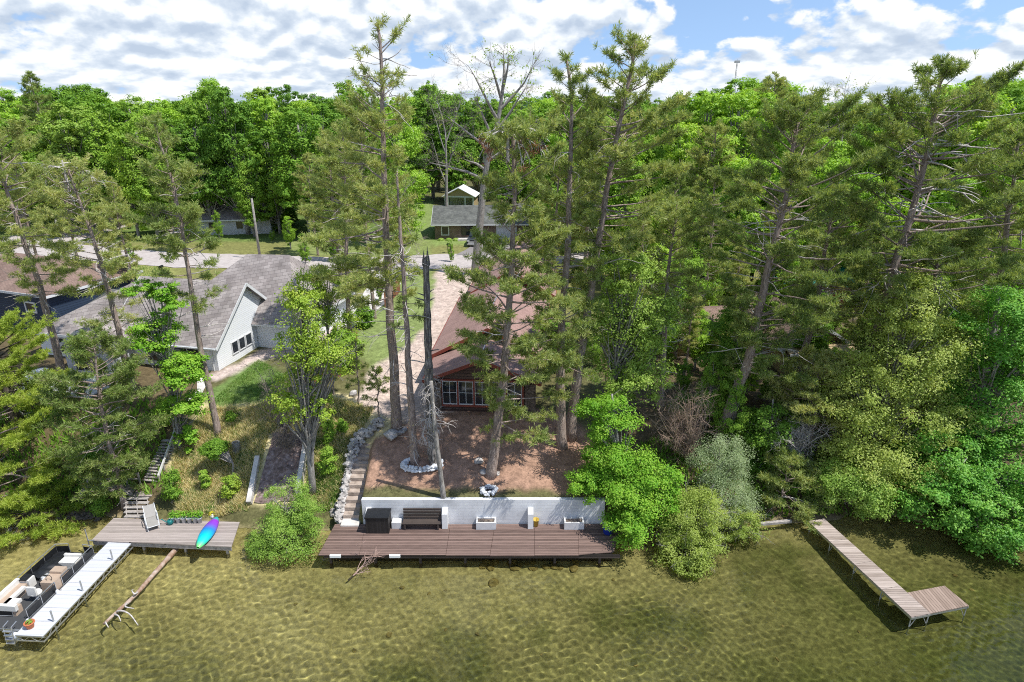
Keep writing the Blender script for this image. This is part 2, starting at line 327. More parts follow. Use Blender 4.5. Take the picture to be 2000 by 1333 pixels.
def cloud(dv, det):
    vec = cvec(dv, 3.7)
    # flat bases: each bank starts sharply below and billows upward
    a = cnoise(vec, 1.15, 2); b_ = puff(vec, 2.6, det); c = cnoise(vec, 4.5, det + 2, .6)
    return wm('ADD', wm('MULTIPLY', a, 1.1), wm('MULTIPLY_ADD', b_, .42, wm('MULTIPLY', c, .3)))
d0 = cloud(0, 3); d1 = cloud(.22, 2); d2 = cloud(-.2, 2); dl = cnoise(cvec(0, 9.1), .22, 2)
rgt = wm('MULTIPLY', wm('SUBTRACT', az, .06), 5.0, clamp=True); hi = wm('MULTIPLY', wm('SUBTRACT', el, .055), 14.0, clamp=True)
dens = wm('SUBTRACT', wm('MULTIPLY_ADD', dl, .55, d0), wm('MULTIPLY', wm('MULTIPLY', rgt, hi), .24))
cov = N(t, 'ShaderNodeMapRange', interpolation_type='SMOOTHSTEP'); cov.inputs[1].default_value = 1.07; cov.inputs[2].default_value = 1.17; t.links.new(dens, cov.inputs[0])
sh = wm('ADD', wm('MULTIPLY', wm('SUBTRACT', d0, d1), 1.5), wm('ADD', wm('MULTIPLY', wm('SUBTRACT', d0, 1.0), .25), .46))
ccol = ramp(t, sh, [(.18, (.5, .59, .72)), (.38, (.66, .74, .84)), (.52, (.88, .92, .96)), (.66, (1, 1, 1))])
fade = N(t, 'ShaderNodeMapRange', interpolation_type='SMOOTHSTEP'); fade.inputs[1].default_value = .7; fade.inputs[2].default_value = .3; fade.inputs[3].default_value = 0; fade.inputs[4].default_value = .97; t.links.new(el, fade.inputs[0])
cf = wm('MULTIPLY', cov.outputs[0], fade.outputs[0])

sv_ = N(t, 'ShaderNodeCombineXYZ'); t.links.new(sp.outputs[0], sv_.inputs[0]); t.links.new(sp.outputs[1], sv_.inputs[1]); t.links.new(wm('MULTIPLY_ADD', el, .8, .22), sv_.inputs[2])
nv_ = N(t, 'ShaderNodeVectorMath', operation='NORMALIZE'); t.links.new(sv_.outputs[0], nv_.inputs[0]); t.links.new(nv_.outputs[0], sk.inputs[0])
b1 = N(t, 'ShaderNodeBackground'); b1.inputs[1].default_value = .14; t.links.new(sk.outputs[0], b1.inputs[0])
b2 = N(t, 'ShaderNodeBackground'); b2.inputs[1].default_value = .76; t.links.new(ccol, b2.inputs[0])
mx = N(t, 'ShaderNodeMixShader'); t.links.new(cf, mx.inputs[0]); t.links.new(b1.outputs[0], mx.inputs[1]); t.links.new(b2.outputs[0], mx.inputs[2])
wo = N(t, 'ShaderNodeOutputWorld'); t.links.new(mx.outputs[0], wo.inputs[0])
sc.view_settings.view_transform = 'Standard'; sc.view_settings.look = 'None'; sc.view_settings.exposure = .55; sc.view_settings.gamma = 1
sc.cycles.use_denoising = False; sc.cycles.filter_width = 1.05; sc.render.filter_size = 1.05; sc.cycles.max_bounces = 7; sc.cycles.transparent_max_bounces = 7; sc.cycles.sample_clamp_indirect = 4
sc.cycles.diffuse_bounces = 3; sc.cycles.transmission_bounces = 5; sc.cycles.glossy_bounces = 3

# ------------------------------------------------------------------ ground
def inpoly(px, py, poly):
    r = np.zeros(px.shape, bool); n = len(poly)
    for i in range(n):
        x1, y1 = poly[i]; x2, y2 = poly[(i + 1) % n]
        c = ((y1 > py) != (y2 > py)) & (px < (x2 - x1) * (py - y1) / (y2 - y1 + 1e-12) + x1); r ^= c
    return r
def W2(poly): return [tuple(G(*q)[:2]) for q in poly]
def uniq(*a): return np.unique(np.round(np.concatenate(a), 3))
xs = uniq(np.arange(-3000, -200, 200), np.arange(-200, -60, 4), np.arange(-60, -34, .8), np.arange(-34, 30, .22), np.arange(30, 62, .8), np.arange(62, 200, 4), np.arange(200, 3001, 200))
ys = uniq(np.arange(-400, -20, 20), np.arange(-20, 14, 2), np.arange(14, 30, .5), np.arange(30, 46, .2), [33.0, 33.08, 33.17, 33.25], np.arange(46, 75, .6), np.arange(75, 140, 1.2), np.arange(140, 300, 8), np.arange(300, 3001, 150))
XX, YY = np.meshgrid(xs, ys); ZZ = hgt(XX, YY)
nx_, ny_ = len(xs), len(ys)
i = (np.arange(ny_ - 1)[:, None] * nx_ + np.arange(nx_ - 1)[None]).ravel()
rng = np.random.default_rng(5)
def fbm(x, y, s, seed):
    r = np.random.default_rng(seed); o = np.zeros_like(x)
    for k in range(7):
        a = r.uniform(0, 6.28); f = s * r.uniform(.6, 2.6); o += np.sin(f * (x * math.cos(a) + y * math.sin(a)) + r.uniform(0, 6.28))
    return o / 7
# zone colours: real surface colours of the ground (needle litter, dry grass, lawn, gravel); lake bed tone includes light lost in the water
C = np.zeros(XX.shape + (3,)); C[:] = (.12, .115, .05)
jx = XX + .5 * fbm(XX, YY, 1.7, 1); jy = YY + .5 * fbm(XX, YY, 1.7, 2)
def zone(poly, col, px=True, alpha=1):
    m = inpoly(jx, jy, W2(poly) if px else poly); C[m] = C[m] * (1 - alpha) + np.array(col) * alpha
    return m
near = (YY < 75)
C[near & (XX > 7)] = (.11, .085, .05)                      # forest litter on the right bank
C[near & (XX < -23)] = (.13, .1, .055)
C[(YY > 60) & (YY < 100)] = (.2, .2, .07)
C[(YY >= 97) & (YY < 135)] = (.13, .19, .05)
zone([(350, 1030), (330, 900), (400, 790), (520, 780), (640, 770), (740, 780), (770, 850), (680, 990), (600, 985), (470, 985), (400, 1000)], (.6, .51, .28))   # dry bank grass
zone([(400, 770), (505, 700), (560, 740), (560, 775), (480, 790), (410, 800)], (.14, .21, .06))                                # lawn
zone([(425, 805), (520, 790), (560, 800), (560, 815), (430, 820)], (.48, .36, .24))
zone([(380, 735), (430, 728), (500, 690), (620, 640), (700, 600), (700, 625), (590, 690), (505, 705), (430, 745)], (.5, .41, .37))     # gravel strip along the house
SANDP = [(690, 800), (740, 690), (770, 640), (800, 590), (835, 545), (880, 512), (960, 512), (960, 800), (800, 835)]
zone(SANDP, (.5, .4, .34))
zone([(690, 660), (760, 560), (800, 520), (840, 520), (850, 560), (830, 640), (780, 690), (720, 720)], (.2, .25, .085))        # lawn beside the driveway
zone([(800, 480), (1000, 480), (1000, 450), (845, 470), (845, 390), (800, 390), (780, 470)], (.2, .26, .08))
zone([(560, 500), (840, 505), (840, 470), (560, 470)], (.2, .24, .08))
zone([(90, 575), (340, 560), (330, 522), (60, 505)], (.3, .31, .1))
terr = [(700, 1004), (716, 885), (770, 838), (830, 812), (900, 800), (1060, 800), (1140, 840), (1215, 1004)]
zone(terr, (.33, .205, .145))
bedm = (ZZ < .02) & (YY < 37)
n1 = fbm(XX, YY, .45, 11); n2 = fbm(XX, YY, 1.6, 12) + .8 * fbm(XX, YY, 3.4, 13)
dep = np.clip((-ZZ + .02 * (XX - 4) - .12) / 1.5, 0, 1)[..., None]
bc = np.array((.38, .315, .175)) * (1 - dep) + np.array((.045, .06, .008)) * dep  # darker and greener with depth: light absorbed by water put into the bed colour
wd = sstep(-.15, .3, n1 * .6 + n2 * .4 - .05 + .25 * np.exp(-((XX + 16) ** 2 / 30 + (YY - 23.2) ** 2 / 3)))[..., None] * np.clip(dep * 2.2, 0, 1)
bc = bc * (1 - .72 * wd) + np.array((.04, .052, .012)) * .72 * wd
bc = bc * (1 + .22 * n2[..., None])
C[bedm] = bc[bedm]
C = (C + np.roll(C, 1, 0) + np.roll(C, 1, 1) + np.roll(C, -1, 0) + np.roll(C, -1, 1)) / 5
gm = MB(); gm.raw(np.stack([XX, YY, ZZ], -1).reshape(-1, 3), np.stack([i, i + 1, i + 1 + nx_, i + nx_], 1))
m, t, p = newmat('ground')
at = N(t, 'ShaderNodeAttribute', attribute_name='soil'); tc = N(t, 'ShaderNodeTexCoord')
n = N(t, 'ShaderNodeTexNoise'); n.inputs['Scale'].default_value = 2.1; n.inputs['Detail'].default_value = 12; n.inputs['Roughness'].default_value = .72; t.links.new(tc.outputs['Object'], n.inputs['Vector'])
mr = N(t, 'ShaderNodeMapRange'); mr.inputs[1].default_value = .3; mr.inputs[2].default_value = .7; mr.inputs[3].default_value = .5; mr.inputs[4].default_value = 1.4; t.links.new(n.outputs['Fac'], mr.inputs[0])
vo = N(t, 'ShaderNodeTexVoronoi'); vo.inputs['Scale'].default_value = 14; t.links.new(tc.outputs['Object'], vo.inputs['Vector'])
mv = N(t, 'ShaderNodeMapRange'); mv.inputs[3].default_value = .78; mv.inputs[4].default_value = 1.22; t.links.new(vo.outputs['Color'], mv.inputs[0])
mm = N(t, 'ShaderNodeMath', operation='MULTIPLY'); t.links.new(mr.outputs[0], mm.inputs[0]); t.links.new(mv.outputs[0], mm.inputs[1])
sv = N(t, 'ShaderNodeVectorMath', operation='SCALE'); t.links.new(at.outputs['Color'], sv.inputs[0]); t.links.new(mm.outputs[0], sv.inputs['Scale']); t.links.new(sv.outputs[0], p.inputs['Base Color'])
p.inputs['Roughness'].default_value = .95; p.inputs['Specular IOR Level'].default_value = .1
bu = N(t, 'ShaderNodeBump'); bu.inputs['Strength'].default_value = .6; bu.inputs['Distance'].default_value = .06; t.links.new(n.outputs['Fac'], bu.inputs['Height']); t.links.new(bu.outputs[0], p.inputs['Normal'])
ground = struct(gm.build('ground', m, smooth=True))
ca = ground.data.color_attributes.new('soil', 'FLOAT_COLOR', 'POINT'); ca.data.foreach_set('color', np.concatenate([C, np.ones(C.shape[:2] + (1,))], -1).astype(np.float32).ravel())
ground.cycles.is_caustics_receiver = True

# water: a real rippled surface; the sun's caustics on the bed come from refraction through it
wx = uniq(np.arange(-44, -27, .25), np.arange(-27, 30, .042), np.arange(30, 46, .25)); wy = uniq(np.arange(-2, 21, .3), np.arange(21, 36.5, .042))
WX, WY = np.meshgrid(wx, wy); WZ = np.zeros_like(WX)
r_ = np.random.default_rng(3)
for k_ in range(30):
    lam = r_.uniform(.24, .52); k2 = 2 * math.pi / lam; a = r_.uniform(0, 6.28); WZ += (.2 + .3 * (lam - .24)) / k2 ** 2 * np.sin(k2 * (WX * math.cos(a) + WY * math.sin(a)) + r_.uniform(0, 6.28))
for k_ in range(8):
    lam = r_.uniform(1.1, 2.8); k2 = 2 * math.pi / lam; a = r_.normal(1.2, .5); WZ += .0035 * np.sin(k2 * (WX * math.cos(a) + WY * math.sin(a)) + r_.uniform(0, 6.28))
WZ *= (.92 + .75 * fbm(WX, WY, .22, 21))
far = [(-3000, -400), (3000, -400)]
wi = (np.arange(len(wy) - 1)[:, None] * len(wx) + np.arange(len(wx) - 1)[None]).ravel(); L = len(wx)
wmesh = MB(); wmesh.raw(np.stack([WX, WY, WZ], -1).reshape(-1, 3), np.stack([wi, wi + 1, wi + 1 + L, wi + L], 1))
m = bpy.data.materials.new('lake water'); m.use_nodes = True; t = m.node_tree; t.nodes.clear()
g = N(t, 'ShaderNodeBsdfGlass'); g.inputs['IOR'].default_value = 1.33; g.inputs['Roughness'].default_value = 0; g.inputs['Color'].default_value = (.93, .96, .8, 1)
o = N(t, 'ShaderNodeOutputMaterial'); t.links.new(g.outputs[0], o.inputs[0])
water = struct(wmesh.build('lake_water', m, smooth=True)); water.cycles.is_caustics_caster = True
o_ = MB()
for a_, b_, c_, d_ in ((-3000, -400, 3000, -2), (-3000, -2, -44, 30), (46, -2, 3000, 31)):
    o_.raw([[a_, b_, 0], [c_, b_, 0], [c_, d_, 0], [a_, d_, 0]], [[0, 1, 2, 3]])
struct(o_.build('lake_water_far', m))

# road, driveways (thin sheets laid just above the ground)
def sheet(name, pts_left, pts_right, mat, lift=.03, sub=14):
    b = MB(); rows = []
    A = np.array(pts_left, float); B = np.array(pts_right, float); s = np.linspace(0, len(A) - 1, (len(A) - 1) * sub + 1); idx = np.arange(len(A))
    ax, ay, bx, by = [np.interp(s, idx, q) for q in (A[:, 0], A[:, 1], B[:, 0], B[:, 1])]
    w = np.linspace(0, 1, 7)
    X = ax[:, None] * (1 - w) + bx[:, None] * w; Y = ay[:, None] * (1 - w) + by[:, None] * w
    Z = hgt(X, Y) + lift; n, k = X.shape; ii = (np.arange(n - 1)[:, None] * k + np.arange(k - 1)[None]).ravel()
    b.raw(np.stack([X, Y, Z], -1).reshape(-1, 3), np.stack([ii, ii + 1, ii + 1 + k, ii + k], 1)); return struct(b.build(name, mat, smooth=True))
g2 = lambda *q: tuple(G(*q)[:2])
rn = [g2(-40, 500), g2(150, 508), g2(340, 524), g2(600, 527), g2(700, 533), g2(880, 524), g2(1060, 522), g2(1300, 515)]
rf = [g2(-40, 462), g2(130, 476), g2(340, 494), g2(600, 502), g2(700, 506), g2(880, 497), g2(1060, 497), g2(1300, 492)]
sheet('road', rn, rf, M['asphalt'], .05)
sheet('driveway', [g2(890, 500), g2(930, 478), g2(935, 468)], [g2(1010, 500), g2(1000, 478), g2(1000, 468)], M['asphalt_dark'], .1)
sheet('side_street', [g2(-40, 470), g2(100, 452), g2(200, 436)], [g2(20, 485), g2(160, 470), g2(260, 440)], M['asphalt'], .09)
sheet('concrete_driveway', [g2(640, 640), g2(700, 588), g2(740, 530)], [g2(690, 640), g2(760, 590), g2(800, 530)], M['concrete'], .06)
sheet('garden_path', [g2(365, 790), g2(385, 765), g2(385, 740)], [g2(395, 770), g2(405, 750), g2(400, 735)], M['concrete'], .06)
# far hills on the horizon
hx = np.arange(-1600, 1601, 12.0); hb = MB(); rr = np.random.default_rng(8)
hz = 20.5 + 2.5 * np.sin(hx * .006 + 1) + 2 * np.sin(hx * .021) + rr.uniform(0, 2.4, len(hx))
n = len(hx); vv = np.concatenate([np.stack([hx, np.full(n, 1010.), np.full(n, 2.)], -1), np.stack([hx, np.full(n, 1060.), hz - 6], -1), np.stack([hx, np.full(n, 1100.), hz], -1), np.stack([hx, np.full(n, 1500.), hz * .5], -1)])
q = np.arange(n - 1); hb.raw(vv, np.concatenate([np.stack([q + k * n, q + 1 + k * n, q + 1 + (k + 1) * n, q + (k + 1) * n], 1) for k in range(3)]))
struct(hb.build('hills', mat_noise('wooded hills', [(.01, .04, .02), (.022, .07, .035), (.035, .1, .05)], .06, 1, .0)))
# ------------------------------------------------------------------ trees
def needles(P, D, rng, nb, L, w):
    n = len(P); P = np.repeat(P, nb, 0); D = np.repeat(D, nb, 0)
    d = norm(D * rng.uniform(0, 1.0, (n * nb, 1)) + rng.normal(0, .62, (n * nb, 3)))
    l = L * rng.uniform(.65, 1.15, (n * nb, 1)); s = norm(np.cross(d, rng.normal(size=d.shape))) * w * .5
    a = P + d * .03
    V = np.stack([a - s * .55, a + s * .55, P + d * l * .7 + s, P + d * l], 1).reshape(-1, 3)
    return V, np.arange(n * nb * 4).reshape(-1, 4)
def leaves(P, Nn, rng, size, asp=.62):
    n = len(P); Nn = norm(Nn); u = norm(np.cross(Nn, rng.normal(size=Nn.shape))); v = np.cross(Nn, u)
    l = size * rng.uniform(.65, 1.25, (n, 1)); w = l * asp * .5; bend = Nn * l * .12
    V = np.stack([P - u * l * .5, P + v * w - bend, P + u * l * .5, P - v * w - bend], 1).reshape(-1, 3)
    return V, np.arange(n * 4).reshape(-1, 4)
def arc(p0, d, L, n, up, rng, wob=.12):
    pts = [np.array(p0, float)]; d = norm(np.array(d, float))
    for k in range(n):
        d = norm(d + np.array([0, 0, up]) / n + rng.normal(0, wob, 3)); pts.append(pts[-1] + d * L / n)
    return np.array(pts)
def along(path, f):
    P = np.asarray(path, float); s = np.concatenate([[0], np.cumsum(np.linalg.norm(np.diff(P, axis=0), axis=1))]); x = np.asarray(f) * s[-1]
    return np.stack([np.interp(x, s, P[:, k]) for k in range(3)], -1)
def smooth_path(path, n=26):
    P = np.asarray(path, float)
    if len(P) < 3: return along(P, np.linspace(0, 1, n))
    Q = along(P, np.linspace(0, 1, n))
    for _ in range(2): Q[1:-1] = (Q[:-2] + 2 * Q[1:-1] + Q[2:]) / 4
    return Q
def twigs(mb, p0, d, L, depth, rng, r=.03, up=0., spread=.7, kids=(3, 5), tips=None, wob=.14):
    P = arc(p0, d, L, 5, up, rng, wob); mb.tube(P, np.linspace(r, r * .4, 6), 4 if r > .03 else 3, False)
    if tips is not None and depth <= 1: tips.append(P[-1]); tips.append(P[3])
    if depth > 0:
        for _ in range(rng.integers(*kids)):
            f = rng.uniform(.3, 1); k = int(f * 4); q = P[k] + (P[k + 1] - P[k]) * (f * 4 - k)
            dd = norm(norm(P[k + 1] - P[k]) + rng.normal(0, spread, 3))
            twigs(mb, q, dd, L * rng.uniform(.4, .7), depth - 1, rng, r * .58, up, spread, kids, tips, wob)

def pine_meshes(path, r0, prof, rng, nbr=70, dens=1., L=.33, w=.05, nb=20, dead=10, ysc=.85, top_r=.05, taper=.8, twist=None, deadlen=1.6, deadr=1., dfrom=.2, dto=None, vrange=None, scrag=0):
    """prof: rows (height fraction, reach towards -x, reach towards +x); returns trunk and crown builders"""
    T = MB(); K = MB(); P = smooth_path(path, 30); n = len(P)
    wv_ = rng.normal(0, .05, (n, 3)); wv_[:, 2] = 0; wv_[0] = 0; P = P + np.cumsum(wv_, 0) * .6
    f = np.linspace(0, 1, n); rad = r0 * (1 - taper * f) + .0; rad = np.maximum(rad, top_r); rad[0] *= 1.25; rad[1] *= 1.06
    T.tube(P, rad, 9)
    pr = np.array(prof, float); f0, f1 = pr[0, 0], pr[-1, 0]
    tp, td = [], []; ga = rng.uniform(0, 6.28)
    nbr = int(nbr * .78)
    fs = np.sort(f0 + (f1 - f0) * rng.uniform(0, 1, nbr) ** .95)
    for b, ff in enumerate(fs):
        ga += 2.399 + rng.normal(0, .35); a = ga
        p = along(P, [ff])[0]; rr = np.interp(ff, f, rad)
        lm = np.interp(ff, pr[:, 0], pr[:, 1]); rm = np.interp(ff, pr[:, 0], pr[:, 2])
        ca, sa = math.cos(a), math.sin(a)
        reach = lm * max(-ca, 0) + rm * max(ca, 0) + (lm + rm) / 2 * ysc * abs(sa) * (1 - abs(ca) * .6)
        Lb = reach * rng.uniform(.5, .98)
        if Lb < .15: continue
        rel = (ff - f0) / max(f1 - f0, 1e-6)
        elev = -.12 + .75 * rel ** 1.6 + rng.normal(0, .14)
        d = np.array([ca * math.cos(elev), sa * math.cos(elev), math.sin(elev)])
        ns = 6; B = arc(p, d, Lb, ns, .28, rng, .07)
        T.tube(B, np.linspace(max(.014 * Lb + .012, .02), .012, ns + 1), 5, False)
        if scrag and ff > scrag and rng.random() < .45: continue
        m = max(2, int(Lb * 4.4 * dens * (.4 if scrag and ff > scrag else 1) + .5)); st = max(.4, 1 - 1.7 / max(Lb, .3))
        for _ in range(m):
            s = rng.uniform(st, 1) ** .9; q = along(B, [s])[0]; bd = norm(B[-1] - B[-2])
            lat = norm(np.cross(bd, (0, 0, 1))) * rng.choice([-1, 1])
            tdv = norm(bd * rng.uniform(.3, 1) + lat * rng.uniform(0, 1.1) + np.array([0, 0, rng.uniform(-.1, .32)]))
            tl = rng.uniform(.3, 1.0) * min(1, .35 + Lb / 4); e = q + tdv * tl
            T.tube(np.array([q, (q + e) / 2 + (0, 0, -.03), e]), [.014, .012, .008], 3, False)
            for s2 in np.linspace(.5, 1, max(2, int(tl * 4.0))):
                tp.append(q + tdv * tl * s2 + rng.normal(0, .05, 3)); td.append(norm(tdv + np.array([0, 0, .45]) + rng.normal(0, .25, 3)))
        tp.append(B[-1]); td.append(norm(bd + np.array([0, 0, .4])))
    for s2 in (1., .985): tp.append(along(P, [s2])[0]); td.append(np.array([0, 0, 1.]))
    V, F = needles(np.array(tp), np.array(td), rng, nb, L, w); K.raw(V, F)
    D = MB()
    dto = dto if dto is not None else f0 + .25 * (f1 - f0)
    for _ in range(dead):
        ff = rng.uniform(dfrom, dto); p = along(P, [ff])[0]; a = rng.uniform(0, 6.28)
        twigs(D, p, (math.cos(a), math.sin(a), rng.uniform(-.15, .25)), deadlen * rng.uniform(.4, 1.2), rng.integers(0, 2), rng, deadr * rng.uniform(.022, .045), -.25, .6, (1, 4))
    return T, K, D if dead else None
def px_pine(name, label, pxs, prof_px, r0, seed, mat='ndl_red', bark='bark_pine', group='red pines around the cabins', Y=None, cat='tree', foot=None, **kw):
    """pxs: photo pixels up the trunk from its foot; prof_px: (row, leftmost, rightmost) of the crown"""
    rng = np.random.default_rng(seed)
    b = G(*pxs[0]) if Y is None else PY(pxs[0][0], pxs[0][1], Y)
    if foot is not None: b = Vector((b.x, b.y, gz(b.x, b.y)))
    Y = b.y; path = [np.array(b) - (0, 0, .25)] + [np.array(PY(x, y, Y)) for x, y in pxs[1:]]
    Pz = np.array(path); prof = []
    for y, xl, xr in sorted(prof_px, key=lambda q: -q[0]):
        z = PY(1000, y, Y).z; k = int(np.clip(np.searchsorted(Pz[:, 2], z), 1, len(Pz) - 1))
        z0, z1 = Pz[k - 1, 2], Pz[k, 2]; tx = Pz[k - 1, 0] + (Pz[k, 0] - Pz[k - 1, 0]) * np.clip((z - z0) / (z1 - z0), 0, 1)
        s = np.concatenate([[0], np.cumsum(np.linalg.norm(np.diff(Pz, axis=0), axis=1))]); ff = (s[k - 1] + (s[k] - s[k - 1]) * np.clip((z - z0) / (z1 - z0), 0, 1)) / s[-1]
        prof.append((ff, max(tx - PY(xl, y, Y).x, .1), max(PY(xr, y, Y).x - tx, .1)))
    T, K, D = pine_meshes(path, r0, prof, rng, **kw)
    root = thing(name, label, cat, (b.x, b.y, b.z), group)
    T.build('trunk', M[bark], root, smooth=True, extra=(D, M['dead']) if D else None); K.build('crown', M[mat], root)
    return root

def leafy_meshes(path, r0, lobes, rng, nclump=40, nleaf=260, size=.2, flat=.62, cr=(.26, .42), shell=.45, up=.45, limbs=True, scatter=.2, asp=.62, bare=0, kside=8):
    """lobes: list of (centre, (rx, ry, rz)); leaf clumps fill them unevenly"""
    nclump = int(nclump * 1.9); nleaf = nleaf * .56; cr = (cr[0] * .62, cr[1] * .86); scatter = scatter + .3
    T = MB(); K = MB(); P = smooth_path(path, 14); T.tube(P, np.linspace(r0, r0 * .35, len(P)), kside)
    vol = np.array([q[1][0] * q[1][1] * q[1][2] for q in lobes]) ** .7; vol = vol / vol.sum(); PP, NN = [], []
    for (c, r), wgt in zip(lobes, vol):
        c = np.array(c); r = np.array(r); k = max(3, int(nclump * wgt + .5))
        u = norm(rng.normal(size=(k, 3))); rad = rng.uniform(shell ** 2, 1, (k, 1)) ** .5
        ctr = c + u * rad * r * .84
        for q, uu in zip(ctr, u):
            cs = rng.uniform(*cr) * (r[0] * r[1] * r[2]) ** (1 / 3); ax = np.array([cs, cs, cs * flat]) * rng.uniform(.7, 1.4, 3)
            m = int(nleaf * rng.uniform(.35, 1.6)); e = norm(rng.normal(size=(m, 3)) + (0, 0, .25)); rr = rng.uniform(.25, 1, (m, 1)) ** .5
            PP.append(q + e * rr * ax * (1 + scatter * rng.normal(0, .5, (m, 1)))); NN.append(e * .55 + uu * .35 + np.array([0, 0, up]) + rng.normal(0, .42, (m, 3)))
            if limbs and (rng.random() < .4):
                zb = np.clip((q[2] - P[0, 2]) / max(P[-1, 2] - P[0, 2], .1) * .8 - .12 + rng.uniform(-.22, .12), .12, 1); s = along(P, [zb])[0]
                mid = (s + q) / 2 + np.array([0, 0, .12 * np.linalg.norm(q - s)]) * rng.uniform(-.3, 1); dist = np.linalg.norm(q - s)
                T.tube(np.array([s, (s + mid) / 2 + rng.normal(0, .03 * dist, 3), mid, (mid + q) / 2, q]), np.linspace(min(r0 * .45, .02 + .014 * dist), .012, 5), 4, False)
                if bare: twigs(T, q, norm(uu + rng.normal(0, .3, 3)), cs * 1.6, 1, rng, .016, 0, .8, (2, 4))
    V, F = leaves(np.concatenate(PP), np.concatenate(NN), rng, size, asp); K.raw(V, F); return T, K
def lobe(x0, y0, x1, y1, Y, dy=.9, sq=1.0):
    a = PY(x0, y0, Y); b = PY(x1, y1, Y); rx = (b.x - a.x) / 2; rz = (a.z - b.z) / 2 * .98
    return (((a.x + b.x) / 2, Y, (a.z + b.z) / 2), (rx, rx * dy, max(rz * sq, .3)))
def px_leafy(name, label, pxs, boxes, r0, seed, mat='lf_mid', bark='bark_grey', group=None, Y=None, cat='tree', dys=None, trunk='trunk', crown='crown', **kw):
    rng = np.random.default_rng(seed)
    b = G(*pxs[0]) if Y is None else PY(pxs[0][0], pxs[0][1], Y)
    b = Vector((b.x, b.y, gz(b.x, b.y))); path = [np.array(b) - (0, 0, .2)] + [np.array(PY(x, y, b.y)) for x, y in pxs[1:]]
    lobes = [lobe(*q[:4], b.y + (q[4] if len(q) > 4 else 0)) for q in boxes]
    T, K = leafy_meshes(path, r0, lobes, rng, **kw)
    root = thing(name, label, cat, b, group); T.build(trunk, M[bark], root, smooth=True); K.build(crown, M[mat], root); return root

# --- the pines one can tell apart
RP = 'red pines around the cabins'
px_pine('pine_tree', 'tallest red pine with a sparse crooked top, left of the red cabin', [(775, 840), (766, 620), (752, 350), (747, 150), (736, 44)],
        [(44, 728, 745), (75, 718, 752), (90, 728, 750), (100, 700, 830), (135, 690, 832), (160, 690, 800), (185, 655, 795), (250, 625, 800), (350, 600, 800), (450, 585, 810), (530, 600, 820), (600, 670, 800)], .36, 11, nbr=120, dead=30, dfrom=.2, dto=.95, deadlen=2.6, dens=1.15, scrag=.8)
px_pine('pine_tree', 'slim pine trunk with bare dead side twigs rising from the white stone ring', [(809, 905), (795, 660), (783, 550), (776, 400), (770, 330)],
        [(330, 755, 790), (380, 740, 800), (430, 745, 815), (560, 770, 830), (640, 770, 830)], .27, 12, nbr=22, dead=60, dfrom=.04, dto=.8, deadlen=1.5, dens=.7)
px_pine('pine_tree', 'broken-topped red pine with bleached and rusty dead limbs at its top, before the cabin windows', [(958, 930), (978, 740), (987, 600), (992, 450), (995, 330), (992, 262)],
        [(262, 985, 1005), (275, 930, 1075), (320, 890, 1110), (370, 900, 1090), (430, 950, 1060), (490, 930, 1090), (560, 850, 1130), (640, 860, 1140), (710, 930, 1130), (790, 955, 1120), (850, 965, 1090)], .34, 13, nbr=150, dead=24, dfrom=.3, dto=.9, dens=1.15, deadlen=1.6, top_r=.12)
px_pine('pine_tree', 'straight red pine with a rounded crown at the right corner of the red cabin', [(1099, 872), (1099, 747), (1104, 600), (1112, 500), (1120, 350), (1124, 200), (1112, 118)],
        [(118, 1100, 1125), (145, 1068, 1150), (200, 1050, 1170), (260, 1045, 1200), (350, 1050, 1190), (420, 1030, 1195), (520, 1040, 1195), (620, 1045, 1200), (740, 1060, 1190)], .34, 14, nbr=105, dead=22, dfrom=.3, dto=.8)
px_pine('pine_tree', 'leaning red pine with the second highest top and a broad crown', [(1114, 856), (1128, 720), (1150, 580), (1166, 450), (1190, 300), (1216, 170), (1230, 84)],
        [(84, 1218, 1245), (110, 1170, 1268), (150, 1150, 1268), (190, 1140, 1310), (250, 1120, 1335), (350, 1120, 1340), (430, 1130, 1330), (500, 1130, 1270), (560, 1120, 1220)], .36, 15, nbr=115, dead=20, dfrom=.35, dto=.8, deadlen=2.4)
px_pine('pine_tree', 'red pine leaning over the grassy bank in front of the grey roofed house', [(425, 848), (392, 690), (368, 560), (345, 430), (322, 335), (290, 240)],
        [(238, 275, 300), (270, 250, 330), (320, 240, 375), (360, 255, 390), (410, 240, 390), (470, 260, 395), (530, 300, 425), (600, 330, 425)], .24, 16, nbr=85, dead=24, dfrom=.35, dto=.9, deadlen=1.8)
px_pine('pine_tree', 'red pine with a dead bleached broken top in front of the grey roof', [(262, 760), (243, 677), (226, 606), (201, 508), (186, 455), (160, 390), (138, 325)],
        [(325, 125, 150), (350, 95, 200), (400, 80, 235), (450, 80, 260), (500, 100, 260), (560, 160, 275), (640, 120, 290), (700, 160, 300)], .27, 17, nbr=75, dead=34, dfrom=.3, dto=1.0, deadlen=2.2)
px_pine('pine_tree', 'dark leaning red pine in front of the navy blue house', [(125, 740), (92, 627), (70, 546), (39, 465), (7, 370), (-25, 250)],
        [(230, -60, 20), (280, -80, 70), (340, -90, 110), (400, -60, 125), (460, -40, 130), (520, 0, 150), (590, 50, 140)], .3, 18, nbr=75, dead=22, dfrom=.3, dto=.9, deadlen=2.4)
px_pine('pine_tree', 'bushy dark pine on the bank above the boardwalk', [(244, 990), (233, 944), (215, 860), (195, 760), (178, 660)],
        [(658, 165, 190), (700, 125, 250), (760, 100, 300), (830, 110, 305), (890, 140, 290), (935, 150, 265), (960, 180, 255)], .2, 19, mat='ndl_dark', nbr=125, dead=16, dens=1.5, L=.27, dfrom=.1, dto=.6)
